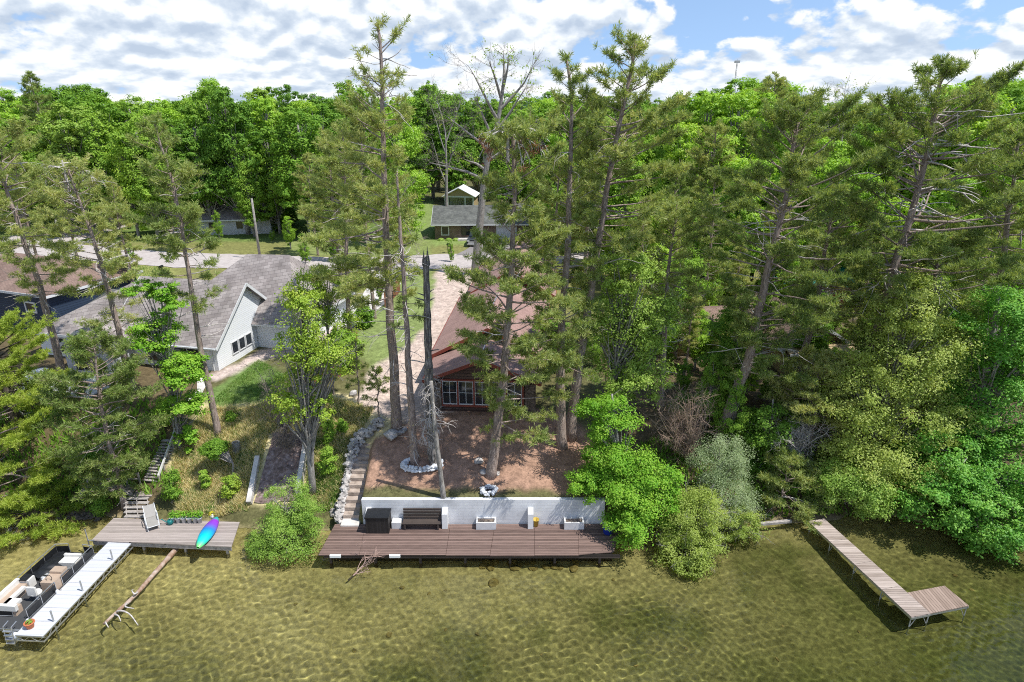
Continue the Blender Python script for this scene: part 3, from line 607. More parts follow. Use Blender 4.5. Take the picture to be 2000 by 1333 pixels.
px_pine('pine_tree', 'wide red pine beside the tan cabin, right of the airy leafy tree', [(1400, 870), (1406, 846), (1452, 730), (1483, 606), (1511, 476), (1535, 370), (1560, 205)],
        [(200, 1550, 1585), (240, 1500, 1640), (300, 1440, 1690), (370, 1400, 1720), (440, 1380, 1690), (510, 1375, 1660), (580, 1400, 1640), (660, 1440, 1600), (740, 1430, 1560)], .4, 20, nbr=150, dead=30, dens=1.15, dfrom=.25, dto=.8, deadlen=2.6)
px_pine('pine_tree', 'big red pine with long bleached dead limbs, tallest at the right', [(1665, 885), (1690, 760), (1716, 620), (1755, 483), (1790, 370), (1818, 260), (1838, 125)],
        [(125, 1828, 1850), (165, 1780, 1890), (230, 1700, 1950), (310, 1660, 1990), (390, 1640, 2010), (470, 1650, 2010), (530, 1640, 1960), (600, 1660, 1900), (680, 1660, 1800)], .42, 21, nbr=155, dead=60, dens=1.15, dfrom=.4, dto=.9, deadlen=3.6, deadr=1.5)
px_pine('pine_tree', 'red pine standing right before the tan cabin gable', [(1562, 800), (1572, 690), (1590, 600), (1612, 480), (1630, 380)],
        [(380, 1615, 1650), (420, 1580, 1700), (480, 1560, 1740), (540, 1560, 1760), (600, 1560, 1740), (650, 1540, 1680)], .3, 22, nbr=85, dead=30, dfrom=.2, dto=.7, deadlen=2)
px_pine('pine_tree', 'dark red pine at the far right edge behind the maple', [(1930, 790), (1945, 640), (1965, 480), (1990, 260)],
        [(250, 1975, 2010), (300, 1920, 2060), (380, 1890, 2090), (450, 1870, 2090), (530, 1860, 2050), (600, 1880, 2040)], .34, 23, mat='ndl_dark', nbr=110, dead=16)
px_pine('pine_tree', 'low bushy pine below the tan cabin', [(1580, 880), (1590, 800), (1600, 690)],
        [(688, 1590, 1612), (720, 1540, 1650), (770, 1500, 1690), (820, 1490, 1690), (850, 1500, 1650)], .16, 24, nbr=90, dens=1.5, dead=6, L=.27)
px_pine('pine_tree', 'drooping young pine over the shore end of the long wooden dock', [(1520, 985), (1530, 950), (1545, 900)],
        [(898, 1530, 1560), (930, 1490, 1590), (965, 1480, 1605), (990, 1500, 1620)], .1, 25, mat='ndl_red', nbr=45, dens=1.8, dead=5, L=.3)
px_pine('pine_tree', 'red pine in the gap between the red cabin and the road', [(1072, 560), (1078, 480), (1085, 400), (1090, 315)],
        [(312, 1080, 1100), (350, 1050, 1130), (420, 1025, 1150), (480, 1030, 1140), (530, 1040, 1130)], .26, 26, nbr=80, dead=12, Y=74, foot=1, L=.42, w=.1)
px_pine('pine_tree', 'feathery pine at the left of the tallest red pine', [(690, 700), (682, 560), (676, 420), (672, 250)],
        [(250, 660, 690), (300, 625, 710), (380, 600, 730), (450, 590, 745), (520, 600, 740), (580, 620, 720)], .22, 27, nbr=90, dead=20, deadlen=2.2, dfrom=.3, dto=.8, L=.3)
px_pine('pine_tree', 'red pine between the airy leafy tree and the wide red pine', [(1290, 800), (1300, 640), (1312, 500), (1325, 400)],
        [(395, 1310, 1340), (430, 1280, 1380), (500, 1270, 1400), (560, 1270, 1390), (620, 1290, 1370)], .26, 28, nbr=75, dead=20, dfrom=.2, dto=.7)
px_pine('pine_tree', 'red pine behind the big dull green tree at right', [(1800, 860), (1815, 700), (1830, 560), (1850, 430)],
        [(425, 1835, 1870), (460, 1790, 1900), (520, 1760, 1930), (580, 1750, 1940), (640, 1780, 1900)], .28, 29, nbr=80, dead=30, dfrom=.3, dto=.9, deadlen=2.6)
for k, (bx, by, tx, ty, wd, lab) in enumerate([(740, 815, 735, 720, 26, 'small young pine on the sandy path beside the tall pine foot'), (700, 790, 693, 668, 24, 'young pine sapling beside the rusty cedar fence'), (652, 770, 645, 690, 18, 'shorter young pine left of the cedar fence')]):
    px_pine('pine_sapling', lab, [(bx, by), (bx - 3, (by + ty) / 2), (tx, ty)], [(ty, tx - 3, tx + 3), (ty + 20, tx - wd * .6, tx + wd * .6), ((by + ty) / 2, tx - wd, tx + wd), (by - 25, tx - wd * .5, tx + wd * .5)], .06, 40 + k, nbr=26, dead=0, group='young pines', L=.22)
# pale yellow-green white pines on the left shore
WPG = 'yellow green white pines on the left shore'
px_pine('white_pine', 'tall yellow green white pine spreading its boughs over the boat', [(-60, 985), (-70, 900), (-85, 780), (-100, 640)],
        [(640, -110, -40), (700, -140, 60), (780, -150, 70), (840, -150, 118), (900, -150, 120), (945, -150, 172), (985, -150, 165), (1010, -140, 110)], .3, 31, mat='ndl_white', group=WPG, nbr=130, dens=1.5, dead=12, L=.27, w=.045, nb=19)
px_pine('white_pine', 'leaning white pine with wide lime pads below the navy blue house', [(40, 850), (22, 790), (0, 740), (-20, 660)],
        [(650, -60, 60), (680, -80, 105), (720, -90, 112), (770, -90, 110), (800, -60, 60)], .42, 32, mat='ndl_white', group=WPG, bark='bark_dark', nbr=75, dens=1.6, dead=8, L=.27, w=.045, nb=19)
px_pine('white_pine', 'low sweeping pine bough clump over the shaded pontoon boat bow', [(30, 1030), (40, 1010), (60, 985)],
        [(980, 20, 80), (1005, -20, 150), (1030, -40, 152), (1050, -40, 90)], .1, 33, mat='ndl_white', group=WPG, nbr=40, dens=2, dead=5, L=.28, w=.045, nb=19, bark='bark_dark')

# dead snag with its hanging bleached branches
rng = np.random.default_rng(77)
b = G(847, 908); Y = b.y; P = smooth_path([np.array(b) - (0, 0, .2)] + [np.array(PY(x, y, Y)) for x, y in ((843, 850), (839, 770), (836, 680), (834, 590), (832, 510))], 26)
root = thing('dead_tree', 'dark broken-topped dead snag with bleached branches hanging at its foot', 'tree', b)
T = MB(); T.tube(P, np.linspace(.31, .19, 26) * (1 + rng.normal(0, .09, 26)), 11)
for k in range(7):
    a = k * .9; q = P[-1] + np.array([math.cos(a), math.sin(a), 0]) * .15; T.tube(np.array([q - (0, 0, .25), q + (0, 0, .1), q + np.array([.03, 0, rng.uniform(.25, 1.0)])]), [.1, .07, .012], 5)
for k in range(16):
    f = rng.uniform(.3, .98); q = along(P, [f])[0]; a = rng.uniform(0, 6.28); T.tube(np.array([q, q + np.array([math.cos(a), math.sin(a), .25]) * rng.uniform(.35, .75)]), [.06, .025], 5)
T.build('trunk', M['snag'], root); D = MB()
for k in range(34):
    f = rng.uniform(.1, .5); p = along(P, [f])[0]; a = rng.uniform(0, 6.28)
    twigs(D, p, (math.cos(a), math.sin(a) - .2, rng.uniform(-.5, .4)), rng.uniform(.5, 1.3), 2, rng, .022, -.5, .9, (2, 5), wob=.26)
for k in range(4):
    p = along(P, [rng.uniform(.26, .36)])[0]; a = rng.uniform(0, 6.28); twigs(D, p, (math.cos(a), math.sin(a), .1), 1.9, 2, rng, .05, -1.6, .7, (3, 5), wob=.3)
D.build('branches', M['dead'], root)
b = G(867, 976); b.z = gz(b.x, b.y); Y = b.y; P2_ = smooth_path([np.array(b) - (0, 0, .2)] + [np.array(PY(x, y, Y)) for x, y in ((858, 905), (851, 850), (846, 800), (842, 745))], 16); root = thing('dead_tree', 'slim grey dead trunk leaning back from the top edge of the white wall', 'tree', b); T = MB(); T.tube(P2_, np.linspace(.17, .1, 16) * (1 + rng.normal(0, .06, 16)), 9); D = MB()
for k in range(12): twigs(D, along(P2_, [rng.uniform(.45, 1)])[0], (rng.normal(0, 1), rng.normal(-.2, .7), rng.uniform(-.3, .3)), rng.uniform(.6, 1.5), 2, rng, .022, -.9, .8, (2, 4), wob=.24)
T.build('trunk', M['bark_grey'], root, smooth=True, extra=(D, M['dead']))
# bleached, fallen-over dead tops of two pines
def dead_top(root, px, Y, seed, rust=True, n=9, L=2.4, dirs=(0, 1)):
    rng = np.random.default_rng(seed); p = np.array(PY(*px, Y)); D = MB(); tips = []
    for k in range(n):
        a = rng.uniform(-1.3, 1.3) + (0 if k % 3 else math.pi) * dirs[1]; twigs(D, p + rng.normal(0, .15, 3), (math.cos(a), math.sin(a) * .6, .35), L * rng.uniform(.6, 1.1), 2, rng, .05, -1.5, .5, (3, 5), tips, .16)
    D.tube(np.array([p - (0, 0, 1.5), p, p + (0, 0, .55)]), [.1, .09, .04], 6); D.build('bleached_top', M['dead'], root)
    if rust:
        tp = np.array(tips); tp = tp[rng.random(len(tp)) < .3]; V, F = needles(tp, np.tile((0, 0, -.5), (len(tp), 1)), rng, 12, .28, .04); K = MB(); K.raw(V, F); K.build('rusty_needles', M['ndl_rust'], root)
for o in list(bpy.data.objects):
    if o.get('label', '').startswith('broken-topped red pine'): dead_top(o, (992, 258), o.location.y, 5, n=9, L=2.2)
    if o.get('label', '').startswith('red pine with a dead bleached'): dead_top(o, (125, 330), o.location.y, 6, rust=False, n=8, L=2.2)

# --- leafy trees near the shore
px_leafy('leafy_tree', 'sparse yellow green tree with grey dead limbs beside the old boat ramp', [(612, 968), (604, 880), (598, 760), (590, 660), (575, 545)],
         [(525, 515, 640, 640), (520, 590, 650, 720), (560, 640, 700, 760), (505, 730, 620, 830), (590, 750, 670, 835), (540, 690, 640, 780)], .24, 51, 'lf_yel', nclump=120, nleaf=125, size=.15, cr=(.26, .42), shell=.1, bare=1)
px_leafy('leafy_tree', 'layered bright green maple in front of the grey house porch', [(352, 880), (340, 800), (325, 700), (315, 580)],
         [(235, 540, 330, 590), (230, 600, 370, 690), (280, 545, 380, 620), (295, 680, 420, 760), (300, 760, 420, 820), (320, 815, 400, 885)], .13, 52, 'lf_bright', nclump=90, nleaf=260, size=.17, flat=.42, cr=(.28, .46), shell=.2, up=.9)
px_leafy('willow_shrub', 'round light green willow shrub over the water between the two decks', [(560, 1060), (558, 1030), (556, 980)],
         [(468, 985, 648, 1118, -.8), (495, 930, 625, 1040, .2), (560, 955, 648, 1060, -.3), (465, 1030, 560, 1112, -.9)], .09, 53, 'lf_shrub', cat='shrub', nclump=110, nleaf=330, size=.11, cr=(.2, .34), shell=.5, asp=.4, trunk='stem', crown='foliage', flat=.8)
px_leafy('leafy_tree', 'vivid green box elder hanging over the right end of the brown deck', [(1222, 985), (1215, 930), (1205, 850), (1195, 770)],
         [(1115, 765, 1260, 860), (1110, 850, 1280, 950, -.5), (1160, 890, 1335, 1000, -1.6), (1172, 950, 1300, 1068, -2.9), (1105, 900, 1200, 985, -1.2), (1240, 930, 1335, 1040, -2)], .16, 54, 'lf_bright', nclump=150, nleaf=330, size=.14, flat=.55, cr=(.24, .38), shell=.35, up=.7)
px_leafy('leafy_tree', 'airy pale green tree with visible twigs right of the red cabin', [(1185, 850), (1195, 760), (1215, 640), (1235, 520)],
         [(1150, 470, 1300, 590), (1130, 560, 1290, 690), (1200, 560, 1340, 700), (1150, 660, 1320, 790)], .2, 55, 'lf_airy', nclump=170, nleaf=190, size=.16, cr=(.22, .36), shell=.2, bare=1)
px_leafy('willow_tree', 'grey green silvery willow on the right shore', [(1400, 985), (1402, 950), (1405, 880)],
         [(1345, 848, 1475, 960, -.3), (1335, 920, 1480, 1030, -1)], .12, 56, 'lf_grey', nclump=80, nleaf=330, size=.11, asp=.34, cr=(.24, .4), shell=.4, flat=.9)
px_leafy('shoreline_shrub', 'green shrub leaning over the water in front of the silvery willow', [(1365, 1010), (1362, 1020), (1350, 985)],
         [(1280, 950, 1430, 1060, -2), (1270, 1030, 1420, 1128, -3.2), (1390, 985, 1490, 1070, -1.6)], .08, 57, 'lf_olive', cat='shrub', nclump=130, nleaf=300, size=.12, asp=.45, cr=(.22, .36), shell=.4, trunk='stem', crown='foliage', bare=1)
px_leafy('leafy_tree', 'big dull green cherry tree right of the tan cabin', [(1700, 930), (1715, 850), (1745, 730), (1770, 610)],
         [(1690, 525, 1865, 660), (1650, 610, 1900, 760), (1590, 690, 1790, 860, -.5), (1700, 740, 1890, 880, -.5), (1600, 820, 1800, 970, -1.5), (1680, 850, 1860, 1000, -1.8)], .3, 58, 'lf_olive', nclump=260, nleaf=320, size=.15, cr=(.22, .36), shell=.4, flat=.6)
px_leafy('maple_tree', 'large bright green maple bulging over the water at the right edge', [(1900, 940), (1905, 850), (1930, 700), (1950, 580)],
         [(1870, 550, 2060, 720), (1840, 680, 2070, 850), (1760, 820, 1940, 960, -1.5), (1860, 830, 2080, 1000, -2), (1745, 890, 1920, 1030, -3), (1830, 930, 2030, 1070, -4)], .3, 59, 'lf_maple', nclump=280, nleaf=320, size=.18, cr=(.2, .34), shell=.5, flat=.5, up=.9)
px_leafy('shoreline_shrub', 'yellowish shrub with drooping twigs at the shore end of the long dock', [(1650, 985), (1655, 960), (1660, 920)],
         [(1590, 900, 1700, 985, -.8), (1650, 915, 1738, 1012, -1.6)], .08, 60, 'lf_shrub', cat='shrub', nclump=90, nleaf=260, size=.13, trunk='stem', crown='foliage')
for k, (pts, bx, mt, lab) in enumerate([
        ([(1445, 800), (1440, 700), (1430, 620)], [(1370, 590, 1500, 700), (1360, 660, 1470, 770)], 'lf_dark', 'dark leafy tree behind the dry brush near the tan cabin'),
        ([(1060, 720), (1062, 660), (1065, 600)], [(1040, 590, 1110, 680), (1050, 650, 1130, 740)], 'lf_dark', 'dark leafy tree against the right wall of the red cabin'),
        ([(1320, 700), (1322, 600), (1330, 500)], [(1270, 480, 1400, 600), (1260, 560, 1380, 690)], 'lf_mid', 'leafy tree behind the airy pale green tree'),
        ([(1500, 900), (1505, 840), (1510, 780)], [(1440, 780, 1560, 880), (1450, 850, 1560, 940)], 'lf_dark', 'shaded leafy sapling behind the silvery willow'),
        ([(1980, 760), (1985, 600), (1995, 450)], [(1940, 440, 2060, 600), (1930, 560, 2050, 700)], 'lf_mid', 'leafy tree at the right edge above the bright maple'),
        ([(655, 720), (657, 690), (660, 640)], [(605, 640, 720, 720), (620, 690, 710, 760)], 'lf_mid', 'low leafy tree in front of the rusty cedar fence'),
        ([(712, 640), (713, 625), (714, 600)], [(690, 592, 735, 650)], 'lf_mid', 'round clipped shrub beside the concrete driveway'),
        ([(640, 700), (640, 660), (642, 590)], [(590, 520, 700, 600), (540, 550, 650, 640), (600, 590, 710, 670)], 'lf_yel', 'yellow green leafy tree at the right end of the grey house'),
        ([(455, 930), (455, 915), (455, 905)], [(385, 860, 450, 895)], 'lf_mid', 'leafy bush beside the stump on the dry bank'),
        ]):
    px_leafy('leafy_tree' if k not in (6, 8) else 'leafy_bush', lab, pts, bx, .12, 70 + k, mt, cat='tree' if k not in (6, 8) else 'shrub', nclump=55, nleaf=190, size=.17 if k not in (8,) else .12, cr=(.26, .42))
for k, (x, y, w, h, mt, lab) in enumerate([(335, 985, 60, 75, 'lf_mid', 'leafy bush right of the wooden stair platform'), (450, 975, 46, 50, 'lf_yel', 'yellow green bush at the foot of the dry bank'), (400, 960, 30, 50, 'lf_mid', 'upright weedy bush in the middle of the dry bank'),
        (450, 825, 26, 22, 'lf_mid', 'tiny bush below the lawn edge'), (640, 870, 36, 60, 'lf_mid', 'green bush between ramp and stone wall'), (640, 930, 50, 60, 'lf_mid', 'lower green bush left of the stone stairs'), (668, 850, 26, 34, 'lf_mid', 'round bush on the slope above the stone stairs'),
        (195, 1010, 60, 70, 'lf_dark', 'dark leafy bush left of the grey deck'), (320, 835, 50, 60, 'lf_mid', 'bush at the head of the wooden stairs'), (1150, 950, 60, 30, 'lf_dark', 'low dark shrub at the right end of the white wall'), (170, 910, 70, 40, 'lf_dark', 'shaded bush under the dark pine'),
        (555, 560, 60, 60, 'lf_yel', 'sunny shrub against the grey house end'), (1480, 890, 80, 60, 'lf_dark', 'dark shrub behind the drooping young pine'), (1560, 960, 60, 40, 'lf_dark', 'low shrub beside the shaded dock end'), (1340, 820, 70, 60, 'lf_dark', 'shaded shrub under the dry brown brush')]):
    px_leafy('leafy_bush', lab, [(x, y), (x, y - h * .3), (x, y - h * .6)], [(x - w / 2, y - h, x + w / 2, y + h * .05)], .03, 100 + k, mt, cat='shrub', group='bushes on the bank', nclump=22, nleaf=150, size=.12, cr=(.32, .5), trunk='stem', crown='foliage')
# dead brown brush
def brush(name, lab, boxes, foot, seed, mat, n=26, L=1.3):
    rng = np.random.default_rng(seed); b = G(*foot); root = thing(name, lab, 'brush', b); D = MB()
    for k in range(n):
        q = boxes[k % len(boxes)]; e = np.array(PY(rng.uniform(q[0], q[2]), rng.uniform(q[1], q[3]), b.y + rng.uniform(-1, 1))); d = e - np.array(b)
        P = arc(b, d + (0, 0, .6), np.linalg.norm(d) * .8, 5, -.3, rng, .1); D.tube(P, np.linspace(.045, .018, 6), 4, False)
        for s in (3, 4, 5): twigs(D, P[s], norm(d) + rng.normal(0, .6, 3), L * rng.uniform(.5, 1), 2, rng, .016, 0, .8, (3, 5), wob=.2)
    D.build('branches', M[mat], root)
brush('dead_shrub', 'tangle of dry brown brush right of the vivid green box elder', [(1290, 730, 1395, 870)], (1345, 905), 200, 'twig_brown', 64, 1.6)
brush('dead_shrub', 'pale leafless brush above the silvery willow', [(1500, 800, 1600, 880)], (1540, 905), 201, 'dead', 46, 1.5)
brush('dead_shrub', 'leafless grey branches beside the lawn of the white house', [(505, 690, 570, 800)], (560, 850), 202, 'twig', 26)
brush('dead_shrub', 'brown branch pile over the old boat ramp', [(525, 830, 590, 890)], (560, 880), 203, 'twig', 30, .8)

# dying hardwoods with bare twigs
def bare_tree(lab, pxs, Y, seed, mat, limbs, r0, leafmat_=None, depth=3):
    rng = np.random.default_rng(seed); b = PY(*pxs[0], Y); b.z = gz(b.x, b.y); path = [np.array(b)] + [np.array(PY(x, y, Y)) for x, y in pxs[1:]]
    P = smooth_path(path, 20); root = thing('bare_tree', lab, 'tree', b); T = MB(); T.tube(P, np.linspace(r0, r0 * .3, 20), 8); B = MB(); tips = []
    for (f, x, y) in limbs:
        p = along(P, [f])[0]; e = np.array(PY(x, y, Y + rng.uniform(-1.5, 1.5))); d = e - p; Ld = np.linalg.norm(d)
        Q = arc(p, d + (0, 0, .1), Ld, 6, .15, rng, .08); T.tube(Q, np.linspace(r0 * .4, .03, 7), 5, False)
        for s in (2, 3, 4, 5, 6):
            for _ in range(2): twigs(B, Q[s], norm(d) + rng.normal(0, .55, 3), Ld * rng.uniform(.28, .5), depth - 1, rng, .022, .1, .6, (3, 5), tips)
    T.build('trunk', M['bark_grey'], root, smooth=True); B.build('twigs', M[mat], root)
    if leafmat_:
        tp = np.array(tips); tp = tp[rng.random(len(tp)) < .06]; tp = np.repeat(tp, 5, 0) + rng.normal(0, .16, (len(tp) * 5, 3)); V, F = leaves(tp, rng.normal(size=tp.shape), rng, .24); K = MB(); K.raw(V, F); K.build('leaves', M[leafmat_], root)
bare_tree('tall dying hardwood with a fan of bare twigs against the clouds', [(928, 560), (936, 450), (948, 330), (975, 230), (985, 150)], 77, 301, 'twig', [(.55, 910, 300), (.6, 1040, 270), (.7, 920, 190), (.75, 1040, 180), (.8, 900, 140), (.85, 1050, 140), (.9, 950, 120), (.95, 1010, 115), (1, 985, 100), (.65, 870, 230), (.5, 850, 290)], .55, 'lf_yel')
bare_tree('bare grey tree at the edge of the lawn strip by the brick house', [(870, 400), (872, 330), (870, 260)], 104, 302, 'twig', [(.5, 840, 270), (.6, 900, 260), (.8, 835, 210), (.9, 890, 190), (1, 860, 180), (.7, 850, 320)], .35)
bare_tree('thin leafless trees left of the lawn strip', [(782, 520), (780, 440), (778, 380)], 88, 303, 'twig', [(.5, 740, 450), (.6, 810, 430), (.8, 750, 380), (.9, 800, 360), (.7, 815, 480), (.55, 760, 490)], .2)
bare_tree('leafless tree showing above the wood near the radio mast', [(1640, 420), (1642, 330), (1645, 260)], 95, 304, 'twig_yel', [(.7, 1610, 230), (.8, 1680, 220), (.9, 1630, 195), (1, 1650, 170), (.95, 1665, 185)], .25, 'lf_olive')
px_leafy('leafy_tree', 'feathery lime green tree left of the lawn strip', [(785, 470), (783, 400), (780, 300)], [(700, 210, 840, 330), (710, 290, 850, 420), (720, 360, 840, 470)], .3, 90, 'lf_lime', Y=95, nclump=120, nleaf=210, size=.3, cr=(.22, .34))

# --- the wood behind: six grown shapes, copied tree by tree
def proto(name, label, seed, H, Rr, mat, lowfrac, nclump, nleaf, size, group, lob=5):
    rng = np.random.default_rng(seed); path = [(0, 0, -.3), (rng.normal(0, .2), rng.normal(0, .2), H * .35), (rng.normal(0, .4), rng.normal(0, .4), H * .85)]
    lb = [((0, 0, H * .8), (Rr * .72, Rr * .72, H * .2)), ((0, 0, H * (.45 + lowfrac * .5)), (Rr, Rr, H * (.36 - lowfrac * .3)))]
    for k in range(lob):
        a = k * 6.28 / lob + rng.uniform(-.5, .5); q = rng.uniform(.45, .75); lb.append(((math.cos(a) * Rr * q, math.sin(a) * Rr * q, H * rng.uniform(lowfrac + .12, .86)), (Rr * .5, Rr * .5, H * .13)))
    T, K = leafy_meshes(path, .22 + H * .007, lb, rng, nclump=nclump, nleaf=nleaf, size=size, cr=(.2, .36), shell=.6, flat=.6)
    root = thing(name, label, 'tree', (0, 0, 0), group); T.build('trunk', M['bark_grey'], root, smooth=True); K.build('crown', M[mat], root); return root
WG = 'leafy trees of the wood behind the road'
protos = [proto('leafy_tree', 'full crowned mid green tree in the wood behind the road', 401, 21, 4.6, 'lf_mid', .08, 120, 210, .38, WG),
          proto('leafy_tree', 'deep green broad tree in the wood behind the road', 402, 22, 5.2, 'lf_dark', .1, 125, 210, .38, WG),
          proto('leafy_tree', 'sunlit lime green tree in the wood behind the road', 403, 20, 4.4, 'lf_lime', .06, 120, 210, .36, WG),
          proto('leafy_tree', 'narrow mid green tree in the wood behind the road', 404, 22, 3.4, 'lf_mid', .1, 100, 210, .36, WG, 4),
          proto('leafy_tree', 'low bushy green tree in the wood behind the road', 405, 12, 4.2, 'lf_mid', .04, 80, 200, .3, WG),
          proto('leafy_tree', 'pale airy green tree in the wood behind the road', 406, 20, 4.2, 'lf_airy', .1, 120, 170, .34, WG)]
used = [False] * 6
def copy_tree(o, loc, rz, s):
    c = o.copy(); COL.objects.link(c); c.location = loc; c.rotation_euler = (0, 0, rz); c.scale = s
    for ch in o.children: d = ch.copy(); COL.objects.link(d); d.parent = c
    return c
def put(k, x, y, H=None, sw=1., rz=None):
    z = gz(x, y); base = (21, 22, 20, 22, 12, 20)[k]; s = (H or base) / base; rz = rng.uniform(0, 6.28) if rz is None else rz
    if not used[k]: o = protos[k]; o.location = (x, y, z); o.rotation_euler = (0, 0, rz); o.scale = (s * sw, s * sw, s); used[k] = True; return o
    return copy_tree(protos[k], (x, y, z), rz, (s * sw, s * sw, s))
def putp(k, px, top, Y, sw=1.):
    q = PY(px, top, Y); put(k, q.x, Y, q.z - gz(q.x, Y), sw)
rng = np.random.default_rng(2024)
# tree-top line of the photograph, by bearing (pixel column -> row)
TOPX = [-200, 0, 60, 150, 240, 300, 400, 440, 520, 600, 680, 760, 850, 900, 1000, 1060, 1150, 1260, 1330, 1400, 1480, 1560, 1640, 1720, 1780, 1860, 1940, 2050, 2300]
TOPY = [200, 180, 195, 160, 165, 190, 195, 160, 190, 172, 185, 190, 165, 190, 185, 180, 185, 190, 185, 165, 160, 195, 215, 205, 170, 150, 150, 165, 170]
pq_ = []
blocks = [(-23, -1, 96, 137), (-4, 14, 92, 106), (-47, -35, 98, 112)]
for Y, step, hs in ((104, 6.4, 1.0), (114, 6.6, 1.), (127, 7, 1.), (142, 8, 1.), (162, 9, 1.0), (190, 11, 1.), (225, 13, 1.0)):
    x = -Y * .92
    while x < Y * .92:
        xx = x + rng.uniform(-1.8, 1.8); yy = Y + rng.uniform(-4, 4); x += step * rng.uniform(.8, 1.2)
        if any(a < xx < b_ and c < yy < d for a, b_, c, d in blocks): continue
        col = 1000 + xx / yy * 1250 * .985
        # row of the skyline, then the height that reaches it
        row = np.interp(col, TOPX, TOPY) + (rng.normal(6, 14) if Y > 110 else rng.uniform(0, 70)); H = PY(col, row, yy).z - gz(xx, yy)
        if rng.random() < .07:
            q_ = len(pq_); pq_.append((xx, yy, np.clip(H + 1.5, 9, 27))); continue
        k = rng.choice(6, p=(.27, .22, .2, .13, .05, .13) if xx > 10 else (.34, .34, .07, .14, .05, .06))
        if k == 4: H = min(H, 15)
        put(k, xx, yy, np.clip(H, 7, 29), rng.uniform(.8, 1.35))
for k, px, top, Y, sw in [(4, 620, 400, 101, 1.1), (4, 700, 395, 103, 1.), (4, 560, 430, 100, .9), (4, 420, 410, 99, .55), (1, 440, 150, 103, .9), (3, 395, 150, 108, .8), (4, 650, 450, 84, .7), (4, 590, 455, 83, .6), (0, 300, 230, 101, .9), (2, 230, 260, 100, .9),
                          (2, 1400, 250, 76, 1.1), (2, 1345, 230, 82, 1.), (2, 1450, 165, 90, 1.1), (2, 1385, 170, 93, 1.), (0, 1330, 165, 96, .7), (2, 1500, 300, 74, 1.), (0, 1440, 360, 66, .9), (5, 1250, 400, 70, .9), (0, 1180, 300, 82, 1.), (5, 1120, 330, 84, .9), (2, 1090, 250, 96, .9), (2, 1215, 250, 90, 1),
                          (0, 1560, 240, 84, 1.1), (2, 1620, 260, 80, 1.), (0, 1700, 250, 78, 1.), (2, 1780, 210, 78, 1.1), (2, 1880, 150, 78, 1.2), (2, 1940, 170, 72, 1.1), (1, 1990, 150, 84, 1.1), (0, 2060, 180, 70, 1.1), (2, 1960, 300, 62, 1.), (1, 1690, 350, 70, .8), (0, 1880, 380, 60, .9), (0, 1400, 480, 58, .7), (4, 1330, 540, 62, .8), (4, 1190, 540, 64, .8), (4, 1840, 560, 50, .8), (4, 1930, 560, 50, .9), (4, 1720, 600, 54, .7),
                          (4, 480, 430, 104, 1.0), (4, 540, 395, 106, 1), (4, 330, 430, 106, .8), (4, 250, 425, 108, .8), (4, 180, 410, 112, .8), (0, 60, 230, 110, 1), (1, -10, 220, 104, 1), (4, 1150, 440, 92, 1), (4, 1040, 420, 100, .8), (1, 870, 170, 142, 1.1), (1, 820, 220, 140, 1.), (1, 930, 230, 142, 1), (1, 750, 250, 118, 1), (4, 760, 420, 104, .6)]:
    putp(k, px, top, Y, sw)
PG = 'red pines among the dense trees'
pp = []
for s_, lab in ((451, 'red pine with a rounded crown among the dense trees'), (452, 'slender red pine among the dense trees'), (453, 'broad red pine among the dense trees')):
    r3 = np.random.default_rng(s_); H = 20.; w_ = (3.2, 2.4, 4.0)[s_ - 451]
    T, K, D = pine_meshes([(0, 0, -.3), (.2, .1, 7), (r3.normal(0, .3), 0, 14), (r3.normal(0, .4), 0, H)], .26, [(.3, w_ * .5, w_ * .5), (.45, w_, w_ * .9), (.65, w_, w_), (.82, w_ * .75, w_ * .8), (.95, w_ * .35, w_ * .35), (1, .15, .15)], r3, nbr=120, dead=16, L=.38, w=.075, nb=16, dens=.95, deadlen=2)
    root = thing('pine_tree', lab, 'tree', (0, 0, 0), PG); T.build('trunk', M['bark_pine'], root, smooth=True, extra=(D, M['dead'])); K.build('crown', M['ndl_red'], root); pp.append([root, 0])
def pput(k, px, top, Y, sw=1.):
    q = PY(px, top, Y); z = gz(q.x, Y); s = (q.z - z) / 20; a = rng.uniform(0, 6.28)
    if not pp[k][1]: o = pp[k][0]; o.location = (q.x, Y, z); o.rotation_euler = (0, 0, a); o.scale = (s * sw, s * sw, s); pp[k][1] = 1
    else: copy_tree(pp[k][0], (q.x, Y, z), a, (s * sw, s * sw, s))
for a in [(0, 1400, 330, 56, 1.1), (1, 1530, 350, 58, 1.), (0, 1720, 420, 52, 1.1), (0, 1960, 420, 52, 1.1), (1, 1450, 480, 50, 1.1), (2, 1600, 470, 54, 1.1), (0, 1320, 330, 66, 1.), (1, 1260, 400, 62, 1.), (0, 2030, 330, 58, 1.1), (1, 1680, 560, 48, 1.2), (0, 1420, 620, 46, 1.3), (1, 1960, 620, 44, 1.2),
          (0, 20, 300, 74, 1.), (2, 100, 300, 76, 1.), (1, 215, 350, 62, 1.), (0, -60, 330, 64, 1.), (1, 660, 330, 84, 1.), (0, 600, 300, 88, 1.), (1, 1165, 250, 76, 1.), (0, 330, 330, 90, .9), (1, 1060, 420, 80, 1), (0, 1080, 470, 62, 1.), (1, 1135, 520, 54, 1.1), (2, 1050, 560, 70, .8), (1, 1355, 560, 46, 1.1), (0, 1240, 500, 52, 1.1), (1, 1800, 600, 45, 1.2), (2, 1400, 240, 74, 1), (1, 1160, 180, 70, 1), (0, 700, 220, 60, .8), (1, 640, 260, 66, 1)]: pput(*a)
for xx, yy, H in pq_:
    k_ = rng.integers(0, 3); s_ = H / 20; copy_tree(pp[k_][0], (xx, yy, gz(xx, yy)), rng.uniform(0, 6.28), (s_ * 1.1, s_ * 1.1, s_)) if pp[k_][1] else None
